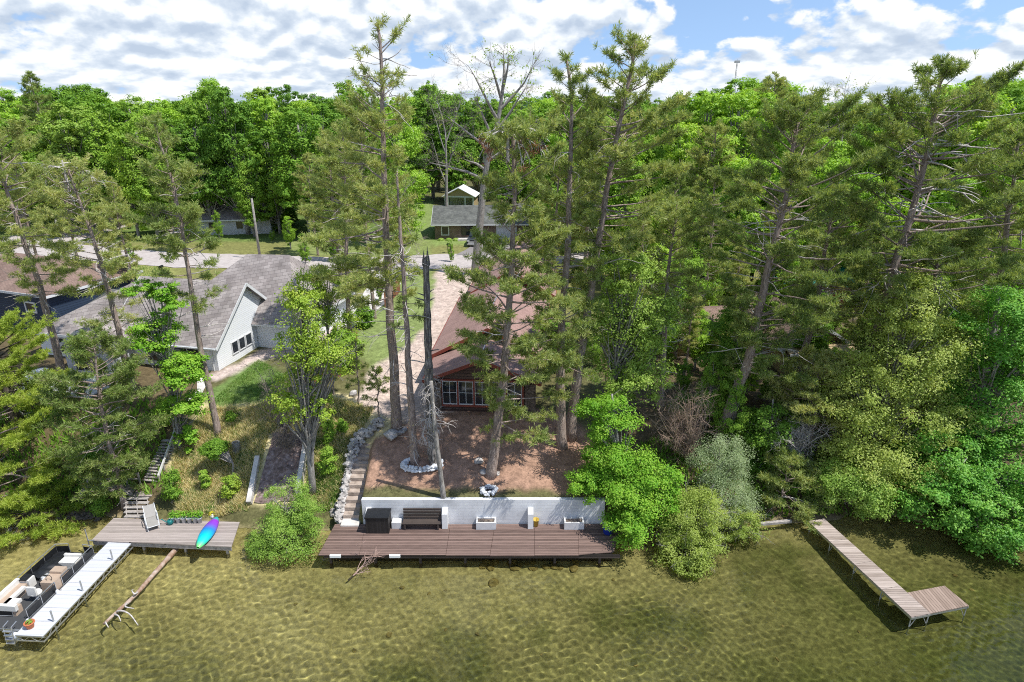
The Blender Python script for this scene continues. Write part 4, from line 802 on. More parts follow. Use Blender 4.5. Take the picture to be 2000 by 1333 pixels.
for k, px, top, Y, sw in [(4, 1240, 620, 52, .8), (4, 1300, 590, 55, .9), (4, 1390, 640, 52, .9), (4, 1480, 650, 56, .9), (4, 1660, 640, 54, .9), (4, 1760, 620, 52, .9), (4, 1880, 640, 46, .8), (4, 1960, 660, 44, .8), (3, 1240, 420, 66, 1), (3, 1360, 420, 66, 1), (0, 1560, 380, 72, 1), (2, 1840, 380, 66, 1), (4, 1120, 560, 66, .8), (4, 1500, 540, 70, 1.2), (4, 1620, 540, 74, 1.2), (4, 1340, 700, 43, .8), (4, 1430, 720, 42, .7), (4, 1500, 730, 42, .7), (4, 1570, 780, 40, .7), (4, 1090, 640, 52, .6), (4, 1160, 640, 48, .8), (2, 1300, 620, 48, 1.2), (2, 1640, 680, 43, 1.2), (0, 1560, 640, 50, 1.2), (4, 560, 520, 66, .7), (4, 620, 520, 62, .7), (4, 700, 490, 72, .7), (2, 560, 420, 92, .9), (4, 740, 540, 66, .5), (4, 1430, 590, 50, .9), (4, 1380, 560, 56, .9), (4, 1530, 590, 56, .9), (0, 1440, 440, 60, .9), (4, 1640, 600, 50, .8), (2, 1900, 600, 45, 1.2), (2, 1990, 540, 46, 1.2), (2, 1800, 640, 43, 1.1), (2, 1470, 660, 43, 1.1), (0, 1700, 600, 48, 1.2), (2, 1370, 600, 47, 1.), (2, 1560, 300, 70, 1.1), (2, 1700, 330, 66, 1), (2, 1460, 300, 68, 1.1), (2, 1640, 300, 66, 1.1), (2, 1890, 330, 62, 1.1), (5, 1820, 470, 50, 1), (2, 1760, 380, 62, 1), (4, 1440, 720, 38.5, .7), (4, 1395, 690, 40, .6), (2, 1540, 440, 58, 1), (5, 1500, 560, 50, 1), (0, 1600, 560, 46, 1), (2, 1220, 300, 74, 1), (2, 1300, 380, 64, 1), (4, 880, 470, 84, .5), (4, 1430, 540, 64, 1.), (4, 1740, 540, 66, 1), (4, 1200, 480, 84, 1), (4, 1300, 470, 84, 1), (4, 1100, 470, 92, .8),
                          (4, 250, 470, 84, .5), (4, 530, 450, 98, .9), (4, 610, 440, 98, 1.), (4, 680, 430, 99, .9), (4, 350, 400, 100, 1.), (4, 300, 415, 104, 1), (4, 460, 380, 110, 1.2), (4, 60, 420, 110, 1.2), (4, 560, 380, 112, 1.2), (0, 520, 240, 104, .9), (0, 620, 260, 104, .9), (1, 690, 250, 108, .9), (1, 350, 220, 112, .9), (0, 470, 270, 101, .8), (1, 170, 240, 108, 1)]:
    putp(k, px, top, Y, sw)
for k, o in enumerate(protos):
    if not used[k]: put(k, 0, 210)
# ------------------------------------------------------------------ buildings
def LM(x, y, z, rz): return Matrix.Translation((x, y, z)) @ Matrix.Rotation(rz, 4, 'Z')
def window(root, Mx, c, w, h, face, frame=None, bars=(1, 1), fw=.07, depth=.08, name='window'):
    """face: 'y-' 'y+' 'x+' 'x-' outward direction in the house frame"""
    frame = frame or M['trim']; b = MB(Mx); g = MB(Mx); sgn = -1 if face[1] == '-' else 1; c = np.array(c, float)
    def bx(mb, du, dv, su, sv, d, off):
        if face[0] == 'y': mb.box(c + (du, sgn * off, dv), (su, d, sv))
        else: mb.box(c + (sgn * off, du, dv), (d, su, sv))
    for s in (-1, 1): bx(b, s * (w / 2), 0, fw, h + fw, depth, depth / 2); bx(b, 0, s * (h / 2), w - fw, fw, depth, depth / 2)
    nx, nz = bars
    for k in range(1, nx): bx(b, -w / 2 + w * k / nx, 0, fw * .55, h - fw, depth * .7, depth * .35)
    for k in range(1, nz): bx(b, 0, -h / 2 + h * k / nz, w - fw, fw * .5, depth * .6, depth * .3)
    bx(g, 0, 0, w - fw * .5, h - fw * .5, .02, .012)
    o = b.build(name, frame, root); g.build('pane', M['glass'], o, world=False)
    return o
def gable(root, Mx, x0, x1, y0, y1, zb, ze, zr, wall, roof, trim, ridge='x', ov=.45, th=.18, ovg=.4, name_roof='roof', endwalls=True):
    w = MB(Mx); r = MB(Mx); tr = MB(Mx)
    if ridge == 'x':
        ym = (y0 + y1) / 2; sl = (zr - ze) / ((y1 - y0) / 2)
        for y in (y0, y1):
            s = -1 if y == y0 else 1; w.raw([[x0, y, zb], [x1, y, zb], [x1, y, ze], [x0, y, ze]], [[0, 1, 2, 3] if s < 0 else [3, 2, 1, 0]])
        for x in (x0, x1): w.raw([[x, y0, zb], [x, y1, zb], [x, y1, ze], [x, ym, zr - .02], [x, y0, ze]], [[0, 1, 2, 3, 4] if x == x1 else [4, 3, 2, 1, 0]])
        for s, y in ((-1, y0), (1, y1)):
            ye = y + s * ov; z_e = ze - sl * ov; n = norm(np.array([0, s * sl, 1.0]))
            r.slab([[x0 - ovg, ye, z_e + .1], [x1 + ovg, ye, z_e + .1], [x1 + ovg, ym, zr + .1], [x0 - ovg, ym, zr + .1]][::(1 if s < 0 else -1)], th, -n)
            tr.box(((x0 + x1) / 2, ye + s * .02, z_e + .02), (x1 - x0 + 2 * ovg + .06, .04, .2))
            for x in (x0 - ovg - .022, x1 + ovg + .022): tr.beam((x, ye, z_e - .03), (x, ym, zr - .03), .04, .24)
    else:
        xm = (x0 + x1) / 2; sl = (zr - ze) / ((x1 - x0) / 2)
        for x in (x0, x1): w.raw([[x, y0, zb], [x, y1, zb], [x, y1, ze], [x, y0, ze]], [[0, 1, 2, 3] if x == x1 else [3, 2, 1, 0]])
        for y in (y0, y1): w.raw([[x0, y, zb], [x1, y, zb], [x1, y, ze], [xm, y, zr - .02], [x0, y, ze]], [[0, 1, 2, 3, 4] if y == y0 else [4, 3, 2, 1, 0]])
        for s, x in ((-1, x0), (1, x1)):
            xe = x + s * ov; z_e = ze - sl * ov; n = norm(np.array([s * sl, 0, 1.0]))
            r.slab([[xe, y0 - ovg, z_e + .1], [xm, y0 - ovg, zr + .1], [xm, y1 + ovg, zr + .1], [xe, y1 + ovg, z_e + .1]][::(-1 if s < 0 else 1)], th, -n)
            tr.box((xe + s * .02, (y0 + y1) / 2, z_e + .02), (.04, y1 - y0 + 2 * ovg + .06, .2))
            for y in (y0 - ovg - .022, y1 + ovg + .022): tr.beam((xe, y, z_e - .03), (xm, y, zr - .03), .04, .24)
    a = w.build('wall', wall, root); b = r.build(name_roof, roof, root); c = tr.build('roof_trim', trim, root); return a, b, c

# the grey roofed white house at the left
c0 = np.array([-23.3, 46.9]); th = math.atan2(-1.6, 3.9)      # gable wall runs this way from the lake-side corner
rz = math.atan2(3.9, 1.6) - math.pi / 2
root = thing('house', 'white sided house with a big grey shingle roof left of the grassy bank', 'house', (c0[0], c0[1], 5)); Mx = LM(c0[0], c0[1], 4.9, rz * .55)
gable(root, Mx, -9.2, 0, 0, 8.8, -.4, 2.5, 6.1, M['siding_white'], M['shingle_grey'], M['trim'], 'x', .5, .18, .45)
hr = MB(Mx); hr.raw([(-17.2, -.5, 2.2), (-9.1, -.5, 2.2), (-9.1, 4.4, 6.2), (-17.2, 9.3, 2.2), (-9.1, 9.3, 2.2)], [[0, 1, 2]]); hr.raw([(-17.2, -.5, 2.2), (-9.1, 4.4, 6.2), (-17.2, 9.3, 2.2)], [[0, 1, 2]]); hr.raw([(-9.1, 4.4, 6.2), (-9.1, 9.3, 2.2), (-17.2, 9.3, 2.2)], [[0, 1, 2]]); hr.build('hipped_end', M['shingle_grey'], root)
hw = MB(Mx); hw.raw([(-16.8, 0, -.4), (-9.2, 0, -.4), (-9.2, 0, 2.4), (-16.8, 0, 2.4)], [[0, 1, 2, 3]]); hw.raw([(-16.8, 8.8, -.4), (-16.8, 0, -.4), (-16.8, 0, 2.4), (-16.8, 8.8, 2.4)], [[0, 1, 2, 3]]); hw.build('side_wall', M['siding_white'], root)
ht = MB(Mx); ht.box((-13.2, -.52, 2.14), (8.1, .05, .22)); ht.box((-17.22, 4.4, 2.14), (.05, 9.8, .22)); ht.build('eave_trim', M['trim'], root)
gable(root, Mx, -11.6, -7.6, -2.6, .6, -.4, 2.35, 3.7, M['siding_grey'], M['shingle_grey'], M['trim'], 'y', .4, .16, .35, 'porch_roof')
rf_ = MB(Mx); A, B_, C_, D_ = (-9, 4.6, 2.3), (4.4, 5.0, 2.4), (4.4, 16, 2.4), (-9, 16, 2.4); g0, g1 = (-3.2, 10.3, 7.1), (1.0, 10.4, 7.2)
rf_.raw([A, B_, g1, g0], [[0, 1, 2, 3]]); rf_.raw([B_, C_, g1], [[0, 1, 2]]); rf_.raw([C_, D_, g0, g1], [[0, 1, 2, 3]]); rf_.raw([D_, A, g0], [[0, 1, 2]])
rf_.build('hip_roof', M['shingle_grey'], root)
gw = MB(Mx); gw.raw([(.02, 5.5, -.4), (3.9, 5.5, -.4), (3.9, 5.5, 2.5), (.02, 5.5, 2.5)], [[0, 1, 2, 3]]); gw.raw([(3.9, 5.5, -.4), (3.9, 15.5, -.4), (3.9, 15.5, 2.5), (3.9, 5.5, 2.5)], [[0, 1, 2, 3]]); gw.build('garage_wall', M['siding_white'], root)
ft = MB(Mx); ft.box((4.43, 10.5, 2.32), (.05, 11, .2)); ft.box((2.2, 4.96, 2.32), (4.4, .05, .2)); ft.build('fascia', M['trim'], root)
for yy in (2.3, 3.25, 4.2): window(root, Mx, (.0, yy, 1.25), .8, 1.0, 'x+')
window(root, Mx, (0, 6.3, 1.9), .5, 1.2, 'x+')
window(root, Mx, (-2.6, 0, .9), 2.6, 2.0, 'y-', bars=(2, 2), name='patio_door'); window(root, Mx, (-5.8, 0, 1.1), 1.2, 1.3, 'y-'); window(root, Mx, (-14, 0, 1.1), 1.6, 1.3, 'y-', bars=(2, 1))
window(root, Mx, (-9.6, -2.6, 1.0), 2.4, 1.5, 'y-', bars=(3, 1)); window(root, Mx, (-9.6, -2.6, 2.6), 1.4, .5, 'y-')
dk = MB(Mx); dk.box((-11, -4.4, -.1), (9, 3.2, .2)); dk.build('porch_deck', M['vinyl_white'], root)
rl = MB(Mx)
for x in np.arange(-15.4, -6.4, .16): rl.box((x, -5.95, .45), (.03, .03, .8))
rl.box((-11, -5.95, .9), (9.1, .07, .07)); rl.box((-11, -5.95, .08), (9.1, .05, .05)); rl.build('porch_rail', M['trim'], root)
tb = thing('patio_table', 'white outdoor table on the porch deck of the white house', 'table', Mx @ Vector((-12.5, -4.2, 0))); b = MB(Mx); b.lathe((-12.5, -4.2, 0), [(0, .74), (.55, .74), (.55, .7), (.05, .69), (.05, .05), (.3, .02), (.3, 0)], 16); b.build('table_top', M['trim'], tb)
fy = MB(Mx)
for x_, y_ in ((-3, 6.4), (-6.5, 6.2), (-8, 3.0)):
    vb = MB(Mx); zz = 2.5 + 3.6 * (1 - abs(y_ - 4.4) / 4.4) + .2; vb.tube([(x_, y_, zz - .4), (x_, y_, zz + .35)], .07, 8); vb.build('roof_vent', M['alu_dull'], root)
gt = MB(Mx); gt.box((-3.6, -.58, 2.12), (8, .1, .1)); gt.tube([(-.35, -.56, 2.1), (-.35, -.12, 1.9), (-.35, -.08, -.3)], .05, 6); gt.build('gutter', M['trim'], root)
# navy blue house at the far left
root = thing('house', 'navy blue sided house with brown hipped shingle roof at the far left', 'house', (-41, 54.5, 5)); Mx = LM(-41.2, 54.6, 5, R(-20))
w_ = MB(Mx); w_.raw([(-15, 0, -2), (0, 0, -2), (0, 0, 4.1), (-15, 0, 4.1)], [[0, 1, 2, 3]]); w_.raw([(0, 0, -2), (0, 9, -2), (0, 9, 4.1), (0, 0, 4.1)], [[0, 1, 2, 3]]); w_.raw([(0, 9, -2), (-15, 9, -2), (-15, 9, 4.1), (0, 9, 4.1)], [[0, 1, 2, 3]]); w_.build('wall', M['navy'], root)
e_ = .5; r_2 = MB(Mx); q4 = [(-15.5, -e_, 4.0), (e_, -e_, 4.0), (e_, 9 + e_, 4.0), (-15.5, 9 + e_, 4.0)]; g0, g1 = (-11, 4.5, 6.1), (-4.4, 4.5, 6.1)
r_2.raw(q4[:2] + [g1, g0], [[0, 1, 2, 3]]); r_2.raw([q4[1], q4[2], g1], [[0, 1, 2]]); r_2.raw([q4[2], q4[3], g0, g1], [[0, 1, 2, 3]]); r_2.raw([q4[3], q4[0], g0], [[0, 1, 2]]); r_2.raw(q4, [[3, 2, 1, 0]]); r_2.build('roof', M['shingle_brown'], root)
t_ = MB(Mx); t_.box((-7.5, -e_ - .02, 3.95), (16.1, .05, .22)); t_.box((e_ + .02, 4.5, 3.95), (.05, 10.0, .22)); t_.build('eave_trim', M['trim'], root)
window(root, Mx, (-2.6, 0, 2.6), 1.3, .9, 'y-', fw=.14)
gr = MB(Mx); gr.slab([(.2, 3, 2.2), (4.5, 3, 2.2), (4.5, 6, 3.0), (.2, 6, 3.0)], .12); gr.build('garage_roof', M['shingle_dark'], root)
# red cabin
rz = R(-4); root = thing('cabin', 'long brown log cabin with reddish brown shingle roofs and red window frames', 'house', (-2, 44, 4.6)); Mx = LM(-2.35, 41.0, 4.35, rz)
gable(root, Mx, -3.3, 3.9, 0, 4.4, -.4, 2.75, 4.2, M['log_brown'], M['shingle_red'], M['trim_red'], 'y', .5, .16, .7)
gable(root, Mx, -3.5, 4.1, 4.4, 18, -.4, 3.0, 5.0, M['log_brown'], M['shingle_red'], M['trim_red'], 'y', .6, .16, .9, 'main_roof')
gable(root, Mx, -2.6, 4.6, 18.9, 30, -.4, 3.6, 5.7, M['log_brown'], M['shingle_red'], M['trim_red'], 'y', .7, .16, .7, 'rear_roof')
gable(root, Mx, -.6, 4.4, 31, 38, -.4, 3.2, 4.9, M['log_brown'], M['shingle_red'], M['trim_red'], 'y', .6, .16, .5, 'garage_roof')
dm = MB(Mx); dm.box((-3.05, 18.5, 2.9), (.6, .5, 1.2)); dm.build('dormer_post', M['wood_dark'], root)
for x in (-2.2, -1.05, .1, 1.25, 2.4): window(root, Mx, (x + .15, 0, 1.45), 1.02, 1.75, 'y-', frame=M['trim'], bars=(2, 2), fw=.07)
tr = MB(Mx)
for x in (-2.77, -1.62, -.47, .68, 1.83, 2.98): tr.box((x + .15, -.06, 1.45), (.12, .12, 1.75))
tr.box((.25, -.07, .47), (5.9, .16, .14)); tr.box((.25, -.07, 2.44), (5.9, .14, .12)); tr.build('window_surround', M['trim_red'], root)
for x_, w_ in ((-3.1, .95), (3.65, .75)): st = MB(Mx); st.box((x_, -.07, 1.0), (w_, .3, 2.6)); st.build('stone_pier', M['stone_dark'], root)
pl = MB(Mx); pl.box((.3, -.25, -.05), (7.0, .3, .5)); pl.box((.3, -.5, -.25), (5.6, .5, .2)); pl.build('plinth', M['log_brown'], root)
vt = MB(Mx); vt.beam((-.1, 6.2, 4.93), (.3, 12.4, 5.15), .07, .05); vt.beam((.25, .3, 4.36), (.3, 2.6, 4.36), .07, .05)
vt.tube([(1.9, 23, 5.2), (1.9, 23, 6.0)], .08, 8); vt.tube([(2.8, 26, 5.0), (2.8, 26, 5.7)], .07, 8); vt.build('roof_vent', M['alu'], root)
window(root, Mx, (1.6, 18.9, 4.45), 1.6, .7, 'y-', frame=M['trim_red'], bars=(2, 1))
# tan cabin
b0 = G(1580, 730); root = thing('cabin', 'small tan sided cabin with a white trimmed gable hidden among the pines', 'house', b0); Mx = LM(b0.x + .2, b0.y, b0.z, R(6))
gable(root, Mx, -2.6, 2.6, 0, 9, -.6, 2.5, 4.15, M['tan_siding'], M['shingle_brown'], M['trim'], 'y', .5, .14, .5)
ev = MB(Mx); ev.slab([(-2.9, -1.5, 2.28), (2.9, -1.5, 2.28), (2.9, 0, 2.72), (-2.9, 0, 2.72)], .1, (0, .3, -.95)); ev.build('porch_roof', M['tan_siding'], root); e2 = MB(Mx); e2.box((0, -1.53, 2.24), (5.9, .05, .18))
for x in (-2.5, -.9, .9, 2.5): e2.box((x, -1.3, .75), (.12, .12, 2.7))
e2.build('porch_post', M['trim'], root)
for x in (-1.6, .1, 1.7): window(root, Mx, (x, 0, 1.2), 1.2, 1.3, 'y-')
gable(root, Mx, -10, -2.65, 4.5, 9.5, -.6, 2.3, 3.5, M['tan_siding'], M['shingle_brown'], M['trim'], 'x', .5, .14, .3, 'wing_roof')
# green roofed cottage
b0 = PY(1590, 600, 63); b0.z = 5; root = thing('cottage', 'cottage with a bright green metal roof behind the pines at right', 'house', b0); Mx = LM(b0.x, b0.y, 5, R(-12))
gable(root, Mx, -4, 9, 0, 9, -.4, 2.9, 5.6, M['trim_red'], M['roof_green'], M['trim_red'], 'x', .6, .12, .5)
window(root, Mx, (-1, 0, 1.6), 1.4, 1.2, 'y-'); window(root, Mx, (4, 0, 1.6), 1.4, 1.2, 'y-')
# brick house beyond the road
b0 = G(850, 468); root = thing('house', 'brown brick ranch house with a charcoal roof across the road', 'house', b0); Mx = LM(b0.x, b0.y, b0.z, R(2))
gable(root, Mx, 0, 17, 0, 10, -.3, 2.5, 4.4, M['brick'], M['shingle_dark'], M['trim'], 'x', .6, .14, .5)
window(root, Mx, (1.6, 0, 1.35), 1.1, 1.35, 'y-', fw=.14); window(root, Mx, (5.2, 0, 1.3), 2.2, 1.4, 'y-', frame=M['wood_dark'], bars=(3, 1))
dr = MB(Mx); dr.box((11.1, -.05, 1.15), (3.2, .1, 2.3)); dr.build('garage_door', M['trim'], root); st = MB(Mx); st.box((4.6, -.7, .05), (2.6, 1.4, .4)); st.build('front_step', M['concrete'], root)
hs = MB()
for k in range(3):
    q = Mx @ Vector((1.0 + k * 1.15, -1.0, .05)); r2 = np.random.default_rng(500 + k); K = MB(); e = norm(r2.normal(size=(160, 3)) + (0, 0, .5)); V, F = leaves(np.array(q) + e * (.5, .5, .35), e + (0, 0, .6), r2, .3); K.raw(V, F); o = thing('hosta', ['first clump of pale hosta leaves under the white window of the brick house', 'middle clump of pale hosta leaves before the brick house wall', 'clump of pale hosta leaves nearest the brick house front step'][k], 'plant', q, 'hostas by the brick house'); K.build('leaves', M['lf_airy'], o)
# shed behind it
b0 = PY(897, 402, 128); b0.z = gz(b0.x, b0.y); root = thing('shed', 'open fronted shed with a shining metal roof behind the brick house', 'shed', b0); Mx = LM(b0.x, b0.y, b0.z, R(-6))
w_ = MB(Mx)
for x in (-2.8, -2.2, 1.2, 2.8): w_.box((x, 0, 1.3), (.22, .22, 2.8))
w_.box((0, 5, 1.3), (5.8, .15, 2.8)); w_.box((0, 0, 2.6), (5.9, .2, .25)); w_.build('post', M['trim'], root)
gw = MB(Mx); gw.raw([(-2.9, -.05, 2.7), (2.9, -.05, 2.7), (0, -.05, 4.2)], [[0, 1, 2]]); gw.box((2.85, 2.5, 1.4), (.12, 5, 2.7)); gw.build('gable_wall', M['tan_siding'], root)
r1 = MB(Mx); r1.slab([(.0, -.5, 4.4), (3.4, -.5, 2.65), (3.4, 5.4, 2.65), (0, 5.4, 4.4)], .1, (-.45, 0, -.9)); r1.slab([(-3.4, -.5, 2.65), (0, -.5, 4.4), (0, 5.4, 4.4), (-3.4, 5.4, 2.65)], .1, (.45, 0, -.9)); r1.build('roof', M['metal_white'], root)
# pale house among the trees at the left
b0 = PY(455, 455, 103); b0.z = gz(b0.x, b0.y); root = thing('house', 'pale grey bungalow half hidden by trees across the road', 'house', b0); Mx = LM(b0.x, b0.y, b0.z, R(8))
gable(root, Mx, -7, 6, 0, 8, -.3, 2.6, 4.5, M['siding_grey'], M['shingle_grey'], M['trim'], 'x', .5, .14, .4); window(root, Mx, (1.2, 0, 1.5), 1.1, 1.2, 'y-'); window(root, Mx, (-3, 0, 1.5), 1.1, 1.2, 'y-')
# street furniture
def pole(px, top, lab, Y=None):
    b = G(*px); e = PY(top[0], top[1], b.y); root = thing('utility_pole', lab, 'pole', b, 'utility poles along the road'); q = MB(); P = np.array([b, e]); q.tube([b - Vector((0, 0, .3)), (b.x, b.y, e.z)], [.19, .13], 9); q.build('shaft', M['bark_grey'], root, smooth=True)
pole((508, 506), (492, 388), 'pale utility pole standing by the road behind the grey roof')
pole((129, 512), (115, 425), 'utility pole by the road behind the navy blue house')
def mailbox(px, lab, k):
    b = G(*px); root = thing('mailbox', lab, 'mailbox', b); q = MB(); q.box(b + Vector((0, 0, .5)), (.1, .1, 1.1)); q.build('post', M['wood_dark'], root); q = MB(); P = [(b.x, b.y + .3, b.z + 1.2), (b.x, b.y - .3, b.z + 1.2)]; q.tube(P, .17, 10); q.build('box', M['black'], root)
mailbox((875, 494), 'black mailbox on a post beside the road before the brick house', 0); mailbox((318, 540), 'black mailbox on a post above the grey roof ridge', 1)
mq = PY(868, 484, 92); 
b = PY(1431, 200, 700); b.z = 5; root = thing('radio_mast', 'thin radio mast standing far off above the treetops', 'mast', b); top = PY(1433, 118, 700).z; q = MB()
for k in range(3):
    a = k * 2.094; q.tube([(b.x + math.cos(a) * 1.0, b.y + math.sin(a) * 1.0, 5), (b.x + math.cos(a) * .6, b.y + math.sin(a) * .6, top - 3)], .16, 5)
for z in np.arange(8, top - 4, 2.2):
    for k in range(3):
        a, a2 = k * 2.094, (k + 1) * 2.094; q.tube([(b.x + math.cos(a) * .85, b.y + math.sin(a) * .85, z), (b.x + math.cos(a2) * .85, b.y + math.sin(a2) * .85, z + 2.2)], .09, 3)
q.build('lattice', M['alu_dull'], root); q = MB(); q.box((b.x, b.y, top - 1.5), (4.4, 4.4, 2.2)); q.tube([(b.x, b.y, top - 3), (b.x, b.y, top + 1)], .15, 5); q.build('antenna', M['alu_dull'], root)
# pickup truck in the driveway
b = G(922, 484); root = thing('pickup_truck', 'dark grey pickup truck parked in front of the brick house, facing the road', 'truck', b); Mx = LM(b.x + .2, b.y, b.z + .12, R(-4))
q = MB(Mx); q.raw([(-.95, 0, .45), (.95, 0, .45), (.95, 5.4, .45), (-.95, 5.4, .45), (-.95, 0, 1.0), (.95, 0, 1.0), (.95, 5.4, 1.15), (-.95, 5.4, 1.15), (-.93, 1.5, 1.15), (.93, 1.5, 1.15)], [[3, 2, 1, 0], [0, 1, 5, 4], [4, 5, 9, 8], [8, 9, 6, 7], [2, 3, 7, 6]])
q.raw([(-.95, 0, .45), (-.95, 0, 1.0), (-.93, 1.5, 1.15), (-.95, 5.4, 1.15), (-.95, 5.4, .45)], [[0, 1, 2, 3, 4]]); q.raw([(.95, 0, .45), (.95, 5.4, .45), (.95, 5.4, 1.15), (.93, 1.5, 1.15), (.95, 0, 1.0)], [[0, 1, 2, 3, 4]])
q.raw([(-.85, 1.5, 1.15), (.85, 1.5, 1.15), (.85, 3.6, 1.15), (-.85, 3.6, 1.15), (-.7, 2.1, 1.8), (.7, 2.1, 1.8), (.7, 3.4, 1.8), (-.7, 3.4, 1.8)], [[4, 5, 6, 7], [2, 3, 7, 6], [3, 0, 4, 7], [1, 2, 6, 5], [0, 1, 5, 4]]); q.build('body', M['truck'], root)
q = MB(Mx); q.raw([(-.76, 1.5, 1.2), (.76, 1.5, 1.2), (.66, 2.05, 1.76), (-.66, 2.05, 1.76)], [[0, 1, 2, 3]]); q.M = Mx @ Matrix.Translation((0, -.02, .02)); q.build('windshield', M['glass'], root)
q = MB(Mx); q.box((0, -.03, .62), (1.5, .06, .32)); q.build('grille', M['alu'], root); q = MB(Mx); q.box((0, -.08, .36), (1.86, .16, .2)); q.build('bumper', M['alu'], root)
for s in (-1, 1):
    q = MB(Mx); q.box((s * .74, -.02, .84), (.34, .06, .18)); q.build('headlight', M['trim'], root)
    for y in (.95, 4.3): q = MB(Mx); q.tube([(s * .98, y, .3), (s * .76, y, .3)], .38, 14); q.build('wheel', M['black'], root)
# rusty cedar fence pieces and posts
fa = MB(); pts = [G(640, 705), G(690, 668)]
def fence(a, b, lab, h=1.3):
    root = thing('picket_fence', lab, 'fence', a); q = MB(); n = int((b - a).length / .13)
    for k in range(n):
        p = a.lerp(b, k / n); p.z = gz(p.x, p.y); q.box(p + Vector((0, 0, h / 2)), (.1, .03, h * (1 + .06 * math.sin(k * 2.7))), math.atan2(b.y - a.y, b.x - a.x))
    q.build('pickets', M['rust'], root)
fence(G(648, 716), G(700, 676), 'rusty brown picket fence beyond the leafless limbs'); fence(G(752, 600), G(782, 570), 'reddish cedar fence panel behind the tallest pine trunk', 1.6)
fence(G(612, 765), G(668, 735), 'brown picket fence in the shade behind the yellow green tree', 1.1)
# ------------------------------------------------------------------ decks, docks, boat and the things on them
def rocks(mb, pts, sizes, rng, squash=.7):
    for p, s in zip(pts, sizes):
        u = np.array([(math.cos(a) * math.sin(b_), math.sin(a) * math.sin(b_), math.cos(b_)) for b_ in np.linspace(.25, math.pi - .25, 5) for a in np.linspace(0, 2 * math.pi, 8)[:-1]])
        rad = s * (1 + rng.normal(0, .13, (len(u), 1))); R3 = np.array(Matrix.Rotation(rng.uniform(0, 6.28), 3, 'Z')); v = (u * rad * (rng.uniform(.8, 1.3), rng.uniform(.7, 1.1), squash * rng.uniform(.8, 1.1))) @ R3.T + np.array(p)
        k = 7; i = np.arange(4)[:, None] * k; j = np.arange(k)[None]; j2 = (j + 1) % k
        n0 = mb.n; mb.raw(v, np.stack([i + j, i + k + j, i + k + j2, i + j2], -1).reshape(-1, 4)); mb.F.append(np.array([[n0 + q for q in range(k)]])); mb.F.append(np.array([[n0 + 4 * k + q for q in range(k)][::-1]]))
rng = np.random.default_rng(66)
# brown main deck, pieced from six panels
ZD = .72
fL, fR = PZ(622, 1085, ZD), PZ(1222, 1090, ZD); bL, bR = PZ(664, 1022, ZD), PZ(1225, 1022, ZD)
root = thing('deck', 'long brown stained deck along the foot of the white wall', 'deck', ((fL + fR) / 2)[:2] + (0,) if False else ((fL.x + fR.x) / 2, (fL.y + fR.y) / 2, ZD))
x_w = PY(706, 980, 32.25).x; cuts = [(622, 655), (702, 715), (871, 880), (957, 967), (1044, 1044), (1130, 1130), (1200, 1215)]; fy, by = fL.y, 32.9
for k in range(6):
    a = PZ(cuts[k][0], 1083, ZD).x; b = PZ(cuts[k + 1][0], 1083, ZD).x; a2 = PZ(cuts[k][1], 1022, ZD).x; b2 = PZ(cuts[k + 1][1], 1022, ZD).x; dz = (.0, .012, 0, .02, .008, .03)[k]; dy = (0, 0, .02, -.05, -.02, .03)[k]
    q = MB(); q.slab([(a + .008, fy + dy, ZD + dz), (b - .008, fy + dy + (.25 if k == 5 else 0), ZD + dz), (b2 - .008, by, ZD + dz), (a2 + .008, by, ZD + dz)], .05); q.build('deck_panel', M['deck_brown'], root)
q = MB(); q.box(((fL.x + fR.x) / 2, fy + .12, ZD - .17), (fR.x - fL.x - .5, .07, .22)); q.box(((fL.x + fR.x) / 2, fy + 1.6, ZD - .17), (fR.x - fL.x - .5, .07, .2)); q.build('rim_joist', M['wood_dark'], root)
q = MB(); q.box(((fL.x + fR.x) / 2, fy + .75, .1), (fR.x - fL.x - 1.2, .12, 1.0)); q.build('crib_wall', M['wood_dark'], root)
for x in np.linspace(fL.x + .6, fR.x - 1.4, 7): q = MB(); q.box((x, fy + .25, -.1), (.14, .14, 1.5)); o = q.build('post', M['wood_dark'], root)
for k, px in enumerate((657, 772)):
    p = PZ(px, 1080 + 2 * k, ZD); q = MB(); q.box((p.x, fy - .03, ZD - .03), (.62, .12, .17)); o = q.build('dock_bumper', M['bumper'], root)
# white retaining wall with buttresses
x0, x1 = PY(706, 980, 33.0).x, PY(1182, 980, 33.0).x; zt = 2.42
root = thing('retaining_wall', 'long white painted retaining wall behind the brown deck', 'wall', ((x0 + x1) / 2, 32.25, ZD)); q = MB()
q.raw([(x0, 32.95, ZD - .6), (x1, 32.95, ZD - .6), (x1, 32.99, zt), (x0, 32.99, zt), (x0, 33.3, ZD - .6), (x1, 33.3, ZD - .6), (x1, 33.26, zt), (x0, 33.26, zt)], [[0, 1, 2, 3], [3, 2, 6, 7], [0, 3, 7, 4], [1, 5, 6, 2]]); q.build('wall', M['white_wall'], root)
for px, wd in ((722, .3), (870, .33), (1036, .33)):
    x = PZ(px, 1028, ZD).x; q = MB(); h = 1.0
    q.raw([(x + sx * wd / 2, yy, zz) for sx in (-1, 1) for yy, zz in ((32.4, ZD + .03), (32.98, ZD + .03), (32.98, ZD + h + .2), (32.5, ZD + h))], [[0, 3, 2, 1], [4, 5, 6, 7], [0, 4, 7, 3], [3, 7, 6, 2]]); q.build('buttress', M['white_paint'], root)
def obj1(name, lab, cat, mb, mat, group=None, smooth=False): return tag(mb.build(name, mat, smooth=smooth), lab, cat, group)
